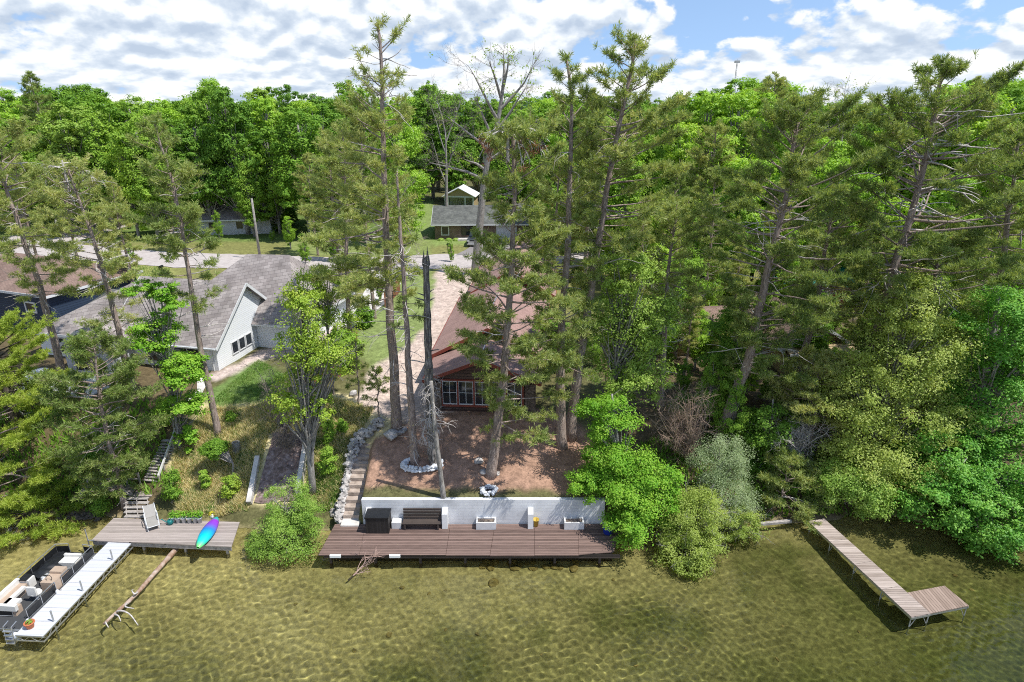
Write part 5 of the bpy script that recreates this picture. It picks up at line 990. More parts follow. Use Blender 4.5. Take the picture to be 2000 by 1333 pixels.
# covered box, bench, white blocks, yellow bucket
c = PZ(742, 1030, ZD); root = thing('grill_cover_box', 'black slatted box with a dark lid against the white wall', 'box', (c.x, 32.42, ZD)); q = MB(); q.box((c.x, 32.42, ZD + .56), (1.36, .9, 1.08)); q.build('box', M['black_box'], root); q = MB(); q.box((c.x, 32.42, ZD + 1.13), (1.44, .98, .07)); q.build('lid', M['black'], root)
c = PZ(825, 1030, ZD); root = thing('bench', 'dark brown slatted bench between two white buttresses', 'bench', (c.x, 32.6, ZD)); wd = PZ(862, 1025, ZD).x - PZ(789, 1025, ZD).x
q = MB()
for k in range(4): q.box((c.x, 32.35 + k * .13, ZD + .46), (wd, .12, .05))
q.build('seat', M['wood_dark'], root); q = MB()
for k in range(4): q.box((c.x, 32.78 + k * .03, ZD + .6 + k * .17), (wd, .045, .14))
q.build('backrest', M['wood_dark'], root)
for s in (-1, 1): q = MB(); q.box((c.x + s * (wd / 2 - .15), 32.55, ZD + .24), (.08, .5, .4)); q.build('leg', M['wood_dark'], root)
q = MB(); c = PZ(776, 1028, ZD); q.box((c.x, 32.68, ZD + .24), (.56, .5, .44)); obj1('concrete_block', 'small white concrete block between the black box and the bench', 'block', q, M['white_paint'])
for px, lab in ((950, 'white planter trough with dry twigs left of the second buttress'), (1120, 'white planter trough in the shade right of the yellow bucket')):
    c = PZ(px, 1026, ZD); root = thing('planter', lab, 'planter', (c.x, 32.65, ZD), 'white planter troughs'); q = MB(); W2_, H2 = 1.2, .5
    for s in (-1, 1): q.box((c.x + s * (W2_ / 2 - .05), 32.66, ZD + H2 / 2), (.1, .5, H2)); q.box((c.x, 32.66 + s * .25, ZD + H2 / 2), (W2_, .1, H2 - .006))
    q.build('trough', M['white_paint'], root); q = MB(); q.box((c.x, 32.66, ZD + .38), (W2_ - .2, .4, .06)); q.build('soil', M['stone_dark'], root)
    q = MB(); r2 = np.random.default_rng(px)
    for k in range(9): twigs(q, (c.x + r2.uniform(-.4, .4), 32.66, ZD + .42), (r2.normal(), -.2, .35), .5, 1, r2, .012)
    q.build('twigs', M['twig'], root)
c = PZ(1046, 1022, ZD); root = thing('bucket', 'faded yellow bucket beside the second buttress', 'bucket', (c.x, 32.66, ZD)); q = MB(); q.lathe((c.x, 32.72, ZD + .06), [(0, 0), (.15, 0), (.19, .42), (.21, .42), (.21, .45), (.17, .45), (.14, .05), (0, .05)], 16); q.build('pail', M['yellow'], root, smooth=True); q = MB(); a = np.linspace(0, math.pi, 9); q.tube(np.stack([c.x + .2 * np.cos(a), 32.72 - .12 * np.sin(a), ZD + .5 - .1 * np.sin(a)], -1), .012, 5); q.build('handle', M['alu_dull'], root)
c = PZ(1187, 1042, ZD); root = thing('plastic_barrel', 'blue plastic barrel half under the vivid green box elder', 'barrel', c); q = MB(); q.lathe(c, [(0, .02), (.26, .02), (.29, .1), (.29, .3), (.31, .34), (.29, .38), (.29, .62), (.27, .7), (0, .7)], 16); q.build('drum', M['blue'], root, smooth=True)
# stone stairs beside the terrace
s0, s1 = PZ(686, 1018, .8), G(712, 880); root = thing('stone_stairs', 'straight flight of sandstone steps climbing left of the brown terrace', 'stairs', s0); n = 11
for k in range(n):
    f = k / (n - 1); p = s0.lerp(s1, f); z = .8 + (s1.z + .12 - .8) * f; q = MB(); q.box((p.x, p.y, z - .25), (1.12, .44 if k else .9, .5), .02 * math.sin(k * 3)); q.build('tread', M['slab'] if k else M['concrete'], root)
q = MB(); p = s1 + Vector((.05, .75, 0)); q.box((p.x, p.y, s1.z + .2), (1.15, 1.1, .16), .1); q.build('landing', M['slab'], root)
def rockwall(lab, path, width, height, size, seed, n, mat='rock', group=None, top=None):
    r2 = np.random.default_rng(seed); q = MB(); P = along([tuple(p) for p in path], np.linspace(0, 1, n)); pts, sz = [], []
    for p in P:
        for l in range(max(1, int(height / size / 1.1))):
            pts.append(p + (r2.uniform(-width, width) / 2, r2.uniform(-.1, .1), .1 + l * size * 1.05)); sz.append(size * r2.uniform(.65, 1.35))
    rocks(q, pts, sz, r2); b = path[0]; return tag(q.build('stone_wall', M[mat]), lab, 'wall', group)
gp = lambda *a: [G(*q) for q in a]
lw = [Vector((p.x - .8, p.y, z)) for p, z in zip([s0.lerp(s1, f) for f in np.linspace(0, 1, 5)], np.linspace(.5, s1.z, 5))]
rockwall('dry stone wall along the left side of the sandstone steps', lw, .3, .5, .17, 1, 64)
rockwall('low dry stone wall along the right side of the sandstone steps', [p + Vector((1.62, 0, .3)) for p in lw[1:]], .22, .3, .15, 2, 44)
# curved rock wall at the stair head
a_ = gp((686, 905), (688, 880), (700, 862), (722, 845), (738, 832)); r2 = np.random.default_rng(4); q = MB(); pts, sz = [], []
for p in along([tuple(p) for p in a_], np.linspace(0, 1, 34)):
    for l in range(6): pts.append(p + (r2.uniform(-.12, .5) * (l / 5 + .3), r2.uniform(-.55, .1), .08 + r2.uniform(0, .55))); sz.append(r2.uniform(.1, .21))
rocks(q, pts, sz, r2); tag(q.build('stone_wall', M['rock']), 'curved pale fieldstone wall at the head of the sandstone steps', 'wall')
p = G(765, 856); q = MB(); r2 = np.random.default_rng(9); rocks(q, [p + Vector((0, 0, .25))], [.55], r2, .75); tag(q.build('boulder', M['rock']), 'grey boulder at the foot of the tallest pine', 'boulder')
for k, (x, y, s) in enumerate([(782, 848, .26), (790, 842, .2), (776, 838, .2), (936, 905, .3), (945, 925, .26), (972, 928, .2), (690, 772, .35)]):
    p = G(x, y); q = MB(); rocks(q, [p + Vector((0, 0, s * .4))], [s], r2, .7); tag(q.build('boulder', M['rock']), ['pale rock just right of the grey boulder', 'small rock behind the rock beside the boulder', 'rock touching the tallest pine foot', 'flat pale rock left of the broken-topped pine foot', 'rock at the left root of the broken-topped pine', 'rock at the right root of the broken-topped pine', 'dark rock on the sand by the young pines'][k], 'rock', 'rocks on the terrace')
def ring(lab, name, px, rx, ry, size, seed, n, mat, open_=0., layers=2):
    c = G(*px); r2 = np.random.default_rng(seed); q = MB(); pts, sz = [], []
    for k in range(n):
        a = open_ / 2 + (6.283 - open_) * k / n + math.pi / 2
        for l in range(layers): pts.append((c.x + rx * math.cos(a) + r2.normal(0, .03), c.y + ry * math.sin(a) + r2.normal(0, .03), gz(c.x, c.y) + size * .5 + l * size * 1.1)); sz.append(size * r2.uniform(.75, 1.25))
    rocks(q, pts, sz, r2); return tag(q.build(name, M[mat]), lab, 'stone ring')
ring('horseshoe of whitewashed stones round the dark snag and slim pine', 'stone_ring', (824, 912), 1.2, .62, .17, 21, 22, 'rock_white', 1.6)
ring('small round fire pit of white stones near the wall edge', 'fire_pit', (955, 962), .42, .36, .13, 22, 14, 'rock_white')
c = G(955, 962); q = MB(); q.lathe((c.x, c.y, c.z + .06), [(.34, 0), (.2, .03), (0, .02)], 12); tag(q.build('ash_bed', M['black']), 'black ash bed inside the white fire pit', 'ash')
# left grey deck
ZL = .7; A, B_, C_, D_ = PZ(178, 1056, ZL), PZ(452, 1068, ZL), PZ(468, 1020, ZL), PZ(222, 1012, ZL)
root = thing('deck', 'weathered grey wooden deck at the left shore', 'deck', ((A.x + B_.x) / 2, 32, ZL)); q = MB(); q.slab([A, B_, C_, D_], .06); q.build('deck_boards', M['deck_grey'], root)
q = MB(); q.beam((A.x + .05, A.y + .06, ZL - .2), (B_.x - .05, B_.y + .06, ZL - .2), .05, .26); q.build('rim_joist', M['wood_grey'], root)
for f in (.06, .35, .65, .95): p = A.lerp(B_, f); q = MB(); q.box((p.x, p.y + .25, -.15), (.12, .12, 1.5)); q.build('post', M['wood_grey'], root)
q = MB(); p = PZ(176, 1055, ZL); q.tube([(p.x - .1, p.y - .05, -.7), (p.x - .1, p.y - .05, 1.5)], .035, 8); q.tube([(p.x - .14, p.y - .05, .72), (p.x + .3, p.y - .05, .72)], .03, 6); q.build('mooring_pipe', M['alu'], root)
# white roll-in dock
ZW = .62; q0, q1, q2, q3 = PZ(30, 1239, ZW), PZ(82, 1245, ZW), PZ(259, 1055, ZW), PZ(221, 1053, ZW)
root = thing('dock', 'white panelled aluminium dock running out from the grey deck', 'dock', ((q0.x + q1.x) / 2, q0.y, ZW)); ax = ((q2 + q3) / 2 - (q0 + q1) / 2); Ld = ax.length; Wd = (q1 - q0).length * .98; Mx = LM((q0.x + q1.x) / 2, (q0.y + q1.y) / 2, ZW, math.atan2(-ax.x, ax.y))
n = 8
for k in range(n): q = MB(Mx); q.box((0, Ld * (k + .5) / n, -.02), (Wd, Ld / n - .012, .04)); q.build('dock_panel', M['vinyl_white'], root)
q = MB(Mx)
for s in (-1, 1):
    for z in (-.08, -.36): q.box((s * (Wd / 2 - .03), Ld / 2, z), (.05, Ld, .06))
    m_ = 22
    for k in range(m_): q.beam((s * (Wd / 2 - .03), Ld * k / m_, -.36 if k % 2 else -.08), (s * (Wd / 2 - .03), Ld * (k + 1) / m_, -.08 if k % 2 else -.36), .028)
for z in (-.08, -.36): q.box((0, .03, z), (Wd - .1, .05, .06))
for k in range(4): q.beam((-Wd / 2 + Wd * k / 4, .03, -.36 if k % 2 else -.08), (-Wd / 2 + Wd * (k + 1) / 4, .03, -.08 if k % 2 else -.36), .028)
q.build('truss_frame', M['alu'], root)
for f in (.13, .42, .76):
    q = MB(Mx); q.tube([(Wd / 2 - .16, Ld * f, -1.9), (Wd / 2 - .16, Ld * f, .62)], .04, 8); q.tube([(Wd / 2 - .16, Ld * f, .62), (Wd / 2 - .16, Ld * f, .66)], .045, 8); q.build('leg_post', M['alu_dull'], root)
    q = MB(Mx); q.tube([(-Wd / 2 + .05, Ld * f, -1.9), (-Wd / 2 + .05, Ld * f, .0)], .035, 8); q.build('leg_post', M['alu_dull'], root)
c = PZ(60, 1226, ZW); root = thing('flower_pot', 'terracotta pot with a small plant at the end of the white dock', 'pot', c); q = MB(); q.lathe(c, [(0, .01), (.15, .01), (.21, .27), (.24, .27), (.24, .34), (.2, .34), (.19, .29), (0, .29)], 16); q.build('pot', M['terracotta'], root, smooth=True); r2 = np.random.default_rng(3); K = MB(); e = norm(r2.normal(size=(60, 3)) + (0, 0, .8)); V, F = leaves(np.array(c) + (0, 0, .32) + e * .15, e, r2, .12); K.raw(V, F); K.build('leaves', M['lf_shrub'], root)
# pontoon boat (bow towards the shore)
bs = PZ(20, 1215, .55); be = PZ(160, 1085, .55); Mx = LM(-25.5, 24.75, 0, math.atan2(-.4, 6.4)) @ Matrix.Diagonal((.96, .87, 1, 1)); Lb, Wb = 6.6, 2.4
root = thing('pontoon_boat', 'pontoon boat with cream seats and black side panels moored beside the white dock', 'boat', Mx @ Vector((0, 0, 0)))
for s in (-1, 1):
    q = MB(Mx); q.tube([(s * .82, -.3, .12), (s * .82, .2, .12), (s * .82, 5.8, .12), (s * .82, 6.4, .2), (s * .82, 6.8, .34)], [.3, .34, .34, .24, .05], 12); o = q.build('pontoon', M['alu'], root, smooth=True)
q = MB(Mx); q.box((0, Lb / 2, .52), (Wb, Lb, .1)); q.build('deck', M['carpet'], root)
q = MB(Mx)
for s in (-1, 1): q.box((s * (Wb / 2 + .012), Lb / 2, .52), (.03, Lb, .13))
q.box((0, -.015, .52), (Wb, .03, .13)); q.build('deck_trim', M['alu'], root)
def railing(pts, openr=None):
    p, w = MB(Mx), MB(Mx)
    for a, b in zip(pts[:-1], pts[1:]):
        a = np.array(a + (0,), float); b = np.array(b + (0,), float); n_ = max(1, int(np.linalg.norm(b - a) / 1.0 + .5))
        for z in (.62, 1.22): w.tube([a + (0, 0, z), b + (0, 0, z)], .022, 6)
        for k in range(n_ + 1): c = a + (b - a) * k / n_; w.tube([c + (0, 0, .58), c + (0, 0, 1.22)], .02, 6)
        p.beam(a + (0, 0, .86), b + (0, 0, .86), .015, .42)
    o = w.build('railing', M['alu'], root); p.build('rail_panel', M['black'], o, world=False)
railing([(1.15, .75), (1.15, 3.0)]); railing([(1.15, 3.55), (1.15, 6.4), (.5, 6.5)]); railing([(-.4, 6.5), (-1.15, 6.4), (-1.15, 3.2)]); railing([(-1.15, 2.6), (-1.15, .9), (.2, .9)])
def seat(pts, mat='cream'):
    q = MB(Mx)
    for c, s in pts: q.box(c, s)
    return q
q = seat([((-.82, 2.0, .78), (.58, 2.1, .42)), ((-.1, 1.18, .78), (.9, .5, .42))]); q.build('bench_seat', M['tan'], root)
q = seat([((-1.06, 2.0, 1.08), (.2, 2.3, .32)), ((-.3, .98, 1.08), (1.5, .2, .32)), ((-.45, 2.0, 1.0), (.22, 1.5, .14)), ((-.2, 1.5, .99), (.7, .5, .16))]); q.build('seat_cushion', M['cream'], root)
q = MB(Mx); q.box((-.75, 3.35, .85), (.6, .5, .55)); q.build('side_locker', M['cream'], root); q = MB(Mx); q.box((-.78, 3.35, 1.15), (.45, .6, .05)); q.build('locker_pad', M['black'], root)
q = MB(Mx); q.box((.72, 3.6, .87), (.75, 1.3, .6)); q.box((.72, 4.0, 1.24), (.7, .5, .16)); q.build('console', M['tan'], root)
q = MB(Mx); a = np.linspace(0, 6.283, 15); q.tube(np.stack([.72 + .17 * np.cos(a), 3.2 + .05 * np.sin(a), 1.28 + .16 * np.sin(a)], -1), .016, 5); q.build('steering_wheel', M['black'], root)
q = MB(Mx); q.lathe((.5, 2.35, .57), [(0, 0), (.1, 0), (.06, .3), (.28, .34), (.31, .42), (.28, .48), (0, .48)], 14); q.box((.5, 2.12, 1.25), (.5, .12, .5)); q.build('captain_chair', M['cream'], root)
q = MB(Mx); q.lathe((.2, 3.75, .62), [(0, 0), (.42, .0), (.46, .2), (.36, .36), (0, .38)], 18); o = q.build('cow_print_tube', mat_noise('black and white tube print', [(.8, .8, .8), (.78, .78, .78), (.02, .02, .02), (.02, .02, .02)], 3.2, .5, 0), root, smooth=True)
q = MB(Mx); q.box((.45, 5.3, .78), (1.0, .6, .42)); q.box((.45, 5.62, 1.06), (1.0, .16, .2)); q.build('bow_seat', M['cream'], root)
r2 = np.random.default_rng(12); gx, gy = np.meshgrid(np.linspace(-1.05, .35, 13), np.linspace(3.8, 6.3, 21)); gz_ = .72 + .28 * np.exp(-((gx + .5) ** 2 / .3 + (gy - 4.9) ** 2 / 1.1)) + r2.normal(0, .035, gx.shape); ii = (np.arange(20)[:, None] * 13 + np.arange(12)[None]).ravel(); q = MB(Mx); q.raw(np.stack([gx, gy, gz_], -1).reshape(-1, 3), np.stack([ii, ii + 1, ii + 14, ii + 13], 1)); q.build('crumpled_cover', M['black'], root, smooth=True)
q = MB(Mx); q.box((-.25, -.35, .72), (.45, .6, .6)); q.lathe((-.25, -.3, 1.0), [(.3, 0), (.34, .1), (.28, .32), (0, .38)], 12, 1, 1.2); q.box((-.25, -.45, .1), (.2, .25, .9)); q.build('outboard_motor', M['black'], root)
q = MB(Mx)
for s in (-.22, .22): q.tube([(.85 + s, .1, 1.0), (.85 + s, -.3, .95), (.85 + s, -.42, -.2)], .025, 6)
for z in (.75, .5, .25, .0): q.box((.85, -.38, z), (.44, .12, .04))
q.build('ladder', M['alu'], root)
for y in (.5, 2.85): q = MB(Mx); q.lathe((1.3, y, .35), [(0, 0), (.09, .05), (.11, .2), (.09, .42), (.02, .5)], 10); q.build('fender', M['trim'], root, smooth=True)
# floating log with bleached limbs
P = [PZ(345, 1072, .12), PZ(300, 1122, .12), PZ(262, 1166, .1), (PZ(232, 1192, .12)), PZ(203, 1219, .2)]; root = thing('driftwood_log', 'long half sunk driftwood log with bleached limbs', 'log', P[0])
q = MB(); S = smooth_path([tuple(p) for p in P], 22); q.tube(S, np.linspace(.155, .075, 22) * (1 + np.random.default_rng(4).normal(0, .06, 22)), 10); q.build('trunk', mat_noise('driftwood bark', [(.22, .12, .07), (.36, .26, .2), (.5, .42, .37)], 3, .9, .6, (1, 1, 1)), root, smooth=True)
for (f, pts) in ((.86, [(228, 1190), (252, 1196), (270, 1222)]), (.74, [(243, 1186), (262, 1189)]), (.98, [(206, 1216), (212, 1226)]), (.6, [(262, 1162), (255, 1150), (262, 1153)]), (.88, [(232, 1203), (236, 1214)])):
    q = MB(); s = along(S, [f])[0]; pp = [s] + [np.array(PZ(x, y, .45 - .16 * k)) for k, (x, y) in enumerate(pts)]; q.tube(smooth_path(pp, 9), np.linspace(.055, .02, 9), 6); q.build('limb', M['dead'], root, smooth=True)
# fallen branch in front of the deck
root = thing('fallen_branch', 'bare reddish fallen branch standing in the shallows before the brown deck', 'branch', PZ(680, 1135, 0)); q = MB(); r2 = np.random.default_rng(31)
b = PZ(680, 1136, -.2); P = [tuple(b), tuple(PZ(702, 1112, .15)), tuple(PZ(715, 1098, .5)), tuple(PZ(712, 1085, .9))]; S = smooth_path(P, 12); q.tube(S, np.linspace(.055, .025, 12), 6)
for k in range(9): p = S[3 + k]; twigs(q, p, (r2.uniform(-.3, 1.2), r2.uniform(-.2, .5), r2.uniform(.0, .5)), r2.uniform(.6, 1.3), 2, r2, .02, 0, .6, (2, 4))
q.build('branches', mat_noise('pinkish bare twigs', [(.3, .19, .15), (.46, .33, .28)], 4, .9, 0), root)
# kayak lying upside down across the grey deck
a, b = PZ(424, 1012, .95), PZ(387, 1071, .92); ax = (b - a); Lk = ax.length; root = thing('kayak', 'upturned kayak fading from purple through blue to green, lying across the grey deck', 'kayak', (a + b) / 2)
q = MB(); n, k = 25, 12; ss = np.linspace(0, 1, n); wv = .43 * np.sin(np.pi * np.clip(ss * .96 + .02, 0, 1)) ** .62; hv = .32 * np.sin(np.pi * np.clip(ss * .94 + .03, 0, 1)) ** .5; an = np.linspace(0, 2 * math.pi, k, endpoint=False); side = norm(np.cross(np.array(ax), (0, 0, 1)))
cen = np.array(a)[None] + ss[:, None] * np.array(ax)[None]; V = cen[:, None] + wv[:, None, None] * np.cos(an)[None, :, None] * side[None, None] + (hv[:, None] * np.sin(an)[None])[..., None] * np.array([0, 0, 1.]) * np.where(np.sin(an) > 0, 1, .4)[None, :, None]
i = np.arange(n - 1)[:, None] * k; j = np.arange(k)[None]; j2 = (j + 1) % k; q.raw(V.reshape(-1, 3), np.stack([i + j, i + j2, i + k + j2, i + k + j], -1).reshape(-1, 4)); m, t, p = newmat('kayak plastic')
tc = N(t, 'ShaderNodeTexCoord'); dt = N(t, 'ShaderNodeVectorMath', operation='DOT_PRODUCT'); sb = N(t, 'ShaderNodeVectorMath', operation='SUBTRACT'); t.links.new(tc.outputs['Object'], sb.inputs[0]); sb.inputs[1].default_value = tuple(a); t.links.new(sb.outputs[0], dt.inputs[0]); dt.inputs[1].default_value = tuple(ax / Lk / Lk)
t.links.new(ramp(t, dt.outputs['Value'], [(0, (.0, .4, .36)), (.1, (.02, .36, .38)), (.17, (.28, .03, .5)), (.34, (.2, .06, .55)), (.5, (.02, .2, .6)), (.7, (.0, .5, .66)), (.86, (.02, .6, .45)), (.97, (.2, .75, .2))]), p.inputs['Base Color']); p.inputs['Roughness'].default_value = .38
q.build('hull', m, root, smooth=True); q = MB(); q.tube([tuple(a + ax * .02 + Vector((0, 0, .05))), tuple(a - ax * .03)], .03, 6); q.build('grab_handle', M['black'], root)
# lounge chair
c = PZ(300, 1022, ZL); Mx = LM(c.x, c.y - .1, ZL, R(34)); root = thing('lounge_chair', 'grey sling lounge chair with white arms on the grey deck', 'chair', c)
q = MB(Mx); q.slab([(-.28, -.75, .3), (.28, -.75, .3), (.28, .25, .36), (-.28, .25, .36)], .03); q.build('seat', M['chair'], root); q = MB(Mx); q.slab([(-.28, .27, .36), (.28, .27, .36), (.28, .92, .86), (-.28, .92, .86)], .03, (0, .7, -.7)); q.build('backrest', M['chair'], root)
q = MB(Mx)
for s in (-1, 1):
    q.tube([(s * .31, -.78, .3), (s * .31, .25, .35), (s * .31, .95, .88)], .022, 6); q.tube([(s * .34, -.35, .0), (s * .35, -.3, .56), (s * .35, .4, .6)], .025, 6); q.tube([(s * .33, .45, 0), (s * .33, .3, .4)], .022, 6)
    q.tube([(s * .31, -.72, 0), (s * .31, -.72, .3)], .022, 6)
q.tube([(-.31, -.78, .3), (.31, -.78, .3)], .022, 6); q.build('frame', M['trim'], root)
# grey pots with plants, watering can, bright small pot
pt = ['first grey pot from the watering can, with leafy plant', 'second grey pot in the row on the grey deck', 'third grey pot, middle of the row on the grey deck', 'fourth grey pot in the row on the grey deck', 'fifth grey pot in the row, nearest the kayak but one', 'last grey pot of the row, nearest the kayak']
for k, px in enumerate((338, 349, 360, 371, 382, 391)):
    c = PZ(px, 1021, ZL); root = thing('plant_pot', pt[k], 'pot', c, 'grey plant pots on the grey deck'); q = MB(); q.lathe(c, [(0, .01), (.11, .01), (.155, .34), (.17, .34), (.17, .37), (.14, .37), (.13, .32), (0, .32)], 14); q.build('pot', M['pot'], root, smooth=True)
    r2 = np.random.default_rng(600 + k); K = MB(); e = norm(r2.normal(size=(130, 3)) + (0, .3, .6)); V, F = leaves(np.array(c) + (0, .05, .52) + e * r2.uniform(.1, .3, (130, 1)), e + (0, 0, .5), r2, .12); K.raw(V, F); K.build('leaves', M['lf_bright'], root)
c = PZ(333, 1024, ZL); root = thing('watering_can', 'teal plastic watering can beside the row of grey pots', 'watering can', c); q = MB(); q.lathe(c, [(0, .01), (.16, .01), (.17, .2), (.13, .3), (.1, .3), (0, .28)], 14); q.build('body', M['teal'], root, smooth=True); q = MB(); q.tube([(c.x - .14, c.y, .78), (c.x - .42, c.y - .05, 1.05)], [.035, .02], 8); q.lathe((c.x - .43, c.y - .05, 1.03), [(.02, 0), (.06, .05), (0, .06)], 10); q.build('spout', M['teal'], root); q = MB(); a = np.linspace(-.4, 2.4, 9); q.tube(np.stack([c.x + .08 + .15 * np.cos(a), np.full(9, c.y), .88 + .2 * np.sin(a)], -1), .018, 6); q.build('handle', M['teal'], root)
c = PZ(415, 1013, ZL); root = thing('flower_pot', 'white pot of yellow flowers behind the kayak tip', 'pot', c); q = MB(); q.lathe(c, [(0, .01), (.1, .01), (.14, .25), (.12, .25), (0, .22)], 12); q.build('pot', M['trim'], root, smooth=True); r2 = np.random.default_rng(8); K = MB(); e = norm(r2.normal(size=(70, 3)) + (0, 0, .7)); V, F = leaves(np.array(c) + (0, 0, .32) + e * .18, e, r2, .1); K.raw(V, F); K.build('flowers', leafmat('yellow flowers', (.4, .4, .02), (.6, .55, .03)), root)
# wooden stairs up the left bank with a peeling rail
root = thing('wooden_stairs', 'weathered open wooden stairs climbing from the grey deck up the left bank', 'stairs', PZ(272, 1010, ZL)); lo0, lo1 = PZ(268, 1014, ZL), G(268, 978); zt_ = lo1.z + .25
for k in range(5):
    f = (k + .6) / 5; p = lo0.lerp(Vector((lo1.x, lo1.y, zt_)), f); q = MB(); q.box((p.x, p.y, p.z), (1.55, .27, .05)); q.build('tread', M['wood_grey'], root)
q = MB()
for s in (-.7, 0, .7): q.beam((lo0.x + s, lo0.y + .1, ZL), (lo1.x + s, lo1.y, zt_ - .1), .05, .18)
q.build('stringer', M['wood_grey'], root); pf = Vector((lo1.x + .2, lo1.y + .55, zt_)); q = MB(); q.box((pf.x, pf.y, zt_), (1.5, 1.0, .05)); q.build('platform', M['deck_grey'], root)
u0, u1 = Vector((pf.x + .3, pf.y + .5, zt_)), G(334, 862); u1.z += .15; n = 14
for k in range(n):
    f = (k + .5) / n; p = u0.lerp(u1, f); p.z = max(p.z, gz(p.x, p.y) + .08); q = MB(); q.box(p, (1.15, .26, .05), -.15); q.build('tread', M['wood_grey'], root)
q = MB(); sd = Vector((.6, -.05, 0)); ra, rb = u0 + sd + Vector((0, 0, .95)), u1 + sd + Vector((0, 0, 1.0)); q.beam(ra, rb, .09, .14); q.build('handrail', M['wood_white'], root)
for f in (0, .25, .5, .75, 1): p = ra.lerp(rb, f); q = MB(); g_ = gz(p.x, p.y); q.box((p.x, p.y, (p.z + g_) / 2), (.1, .1, p.z - g_)); q.build('rail_post', M['wood_grey'], root)
# boardwalk and its rail along the left shore
a, b = G(158, 974), G(262, 974); z = max(a.z, b.z) + .45; root = thing('boardwalk', 'narrow grey boardwalk with a low rail left of the wooden stairs', 'walkway', a.lerp(b, .5)); q = MB(); q.slab([(a.x, a.y, z), (b.x, b.y, z), (b.x, b.y + .9, z), (a.x, a.y + .9, z)], .05); q.build('boards', M['deck_grey'], root); q = MB(); q.beam((a.x, a.y - .03, z - .12), (b.x, b.y - .03, z - .12), .04, .2); q.build('rim', M['wood_grey'], root)
q = MB(); q.beam((a.x, a.y + .95, z + .75), (b.x, b.y + .95, z + .75), .05, .1); q.beam((a.x, a.y + .95, z + .4), (b.x, b.y + .95, z + .4), .04, .09); q.build('rail', M['wood_grey'], root)
for f in np.linspace(0, 1, 5): p = a.lerp(b, f); q = MB(); q.box((p.x, p.y + .95, z + .2), (.09, .09, 1.3)); q.build('post', M['wood_grey'], root)
# long L-shaped dock at the right
ZR = .66; e0, e1, e2, e3 = PZ(1578, 1018, ZR), PZ(1608, 1016, ZR), PZ(1826, 1194, ZR), PZ(1781, 1206, ZR); j2_ = PZ(1788, 1162, ZR)
root = thing('dock', 'long weathered wooden dock with an L end on thin metal legs at the right', 'dock', (e2 + e3) / 2); ax = (e3 - e0); Ld = ax.length; cdir = ax / Ld; an_ = math.atan2(cdir.y, cdir.x) + math.pi / 2; sd = Vector((-cdir.y, cdir.x, 0)); Wd = abs((e2 - e3).dot(sd)); Wd = 1.15; Mx = LM(e3.x, e3.y, ZR, an_)     # local y points back to shore, x to the right
sect = 4
for k in range(sect):
    q = MB(Mx); q.box((Wd / 2, Ld * (k + .5) / sect, -.03), (Wd, Ld / sect - .02, .05)); q.build('deck_section', M['deck_pink'], root)
Px, Py = 2.35, 1.5
q = MB(Mx); q.box((Wd + Px / 2 + .01, Py / 2 + .02, -.03), (Px, Py, .05)); q.build('end_platform', M['deck_pinkx'], root)
q = MB(Mx)
for x in (.03, Wd - .03): q.box((x, Ld / 2, -.12), (.04, Ld, .12))
for y in (.05, Py): q.box((Wd + Px / 2, y, -.12), (Px, .04, .12))
for y in (.02, Ld - .05): q.box((Wd / 2, y, -.12), (Wd - .1, .04, .12))
q.box((Wd + Px - .02, Py / 2, -.12), (.04, Py, .12)); q.build('metal_frame', M['alu'], root)
for (x, y) in [(.04, .06), (Wd - .04, .06)] + [(x, Ld * k / 4) for k in (1, 2, 3, 3.9) for x in (.04, Wd - .04)] + [(Wd + Px - .06, .06), (Wd + Px - .06, Py - .05)]:
    q = MB(Mx); q.tube([(x, y, -2.4), (x, y, -.1)], .028, 6); q.beam((x, y, -.75), (x + (.35 if x < .5 else -.35), y, -.14), .025); q.build('leg', M['alu_dull'], root)
a, b = PZ(1484, 1024, .45), PZ(1545, 1018, .45); q = MB(); q.beam(a, b, .2, .16); obj1('shore_timber', 'grey timber edging on the shore left of the long dock', 'timber', q, M['wood_grey'])
# old ramp slot with a pale concrete side wall
L0, R0, R1, L1 = G(497, 985), G(580, 985), G(594, 848), G(536, 848); rows = 16; v = []; r2 = np.random.default_rng(14)
for k in range(rows + 1):
    f = k / rows
    for l in range(7): p = L0.lerp(L1, f).lerp(R0.lerp(R1, f), l / 6); v.append((p.x, p.y, gz(p.x, p.y) + .1 + r2.normal(0, .06)))
ii = (np.arange(rows)[:, None] * 7 + np.arange(6)[None]).ravel(); q = MB(); q.raw(v, np.stack([ii, ii + 1, ii + 8, ii + 7], 1)); o = struct(q.build('old_boat_ramp', M['ramp']))
a, b = G(583, 975), G(598, 885); q = MB(); n_ = (b - a)
for z_ in (0,): q.raw([a + Vector((-.14, 0, .0)), b + Vector((-.14, 0, -.1)), b + Vector((-.14, 0, .75)), a + Vector((-.14, 0, .75)), a + Vector((.16, 0, .0)), b + Vector((.16, 0, -.1)), b + Vector((.16, 0, .75)), a + Vector((.16, 0, .75))], [[0, 1, 2, 3][::-1], [4, 5, 6, 7], [3, 2, 6, 7], [0, 3, 7, 4], [1, 5, 6, 2]])
tag(q.build('concrete_wall', M['concrete']), 'pale concrete side wall of the old boat ramp beside a grey trunk', 'wall')
a, b = G(488, 990), G(505, 900); q = MB(); q.beam(a + Vector((0, 0, .2)), b + Vector((0, 0, .25)), .3, .5); tag(q.build('concrete_curb', M['concrete']), 'low concrete curb on the left side of the old boat ramp', 'curb')
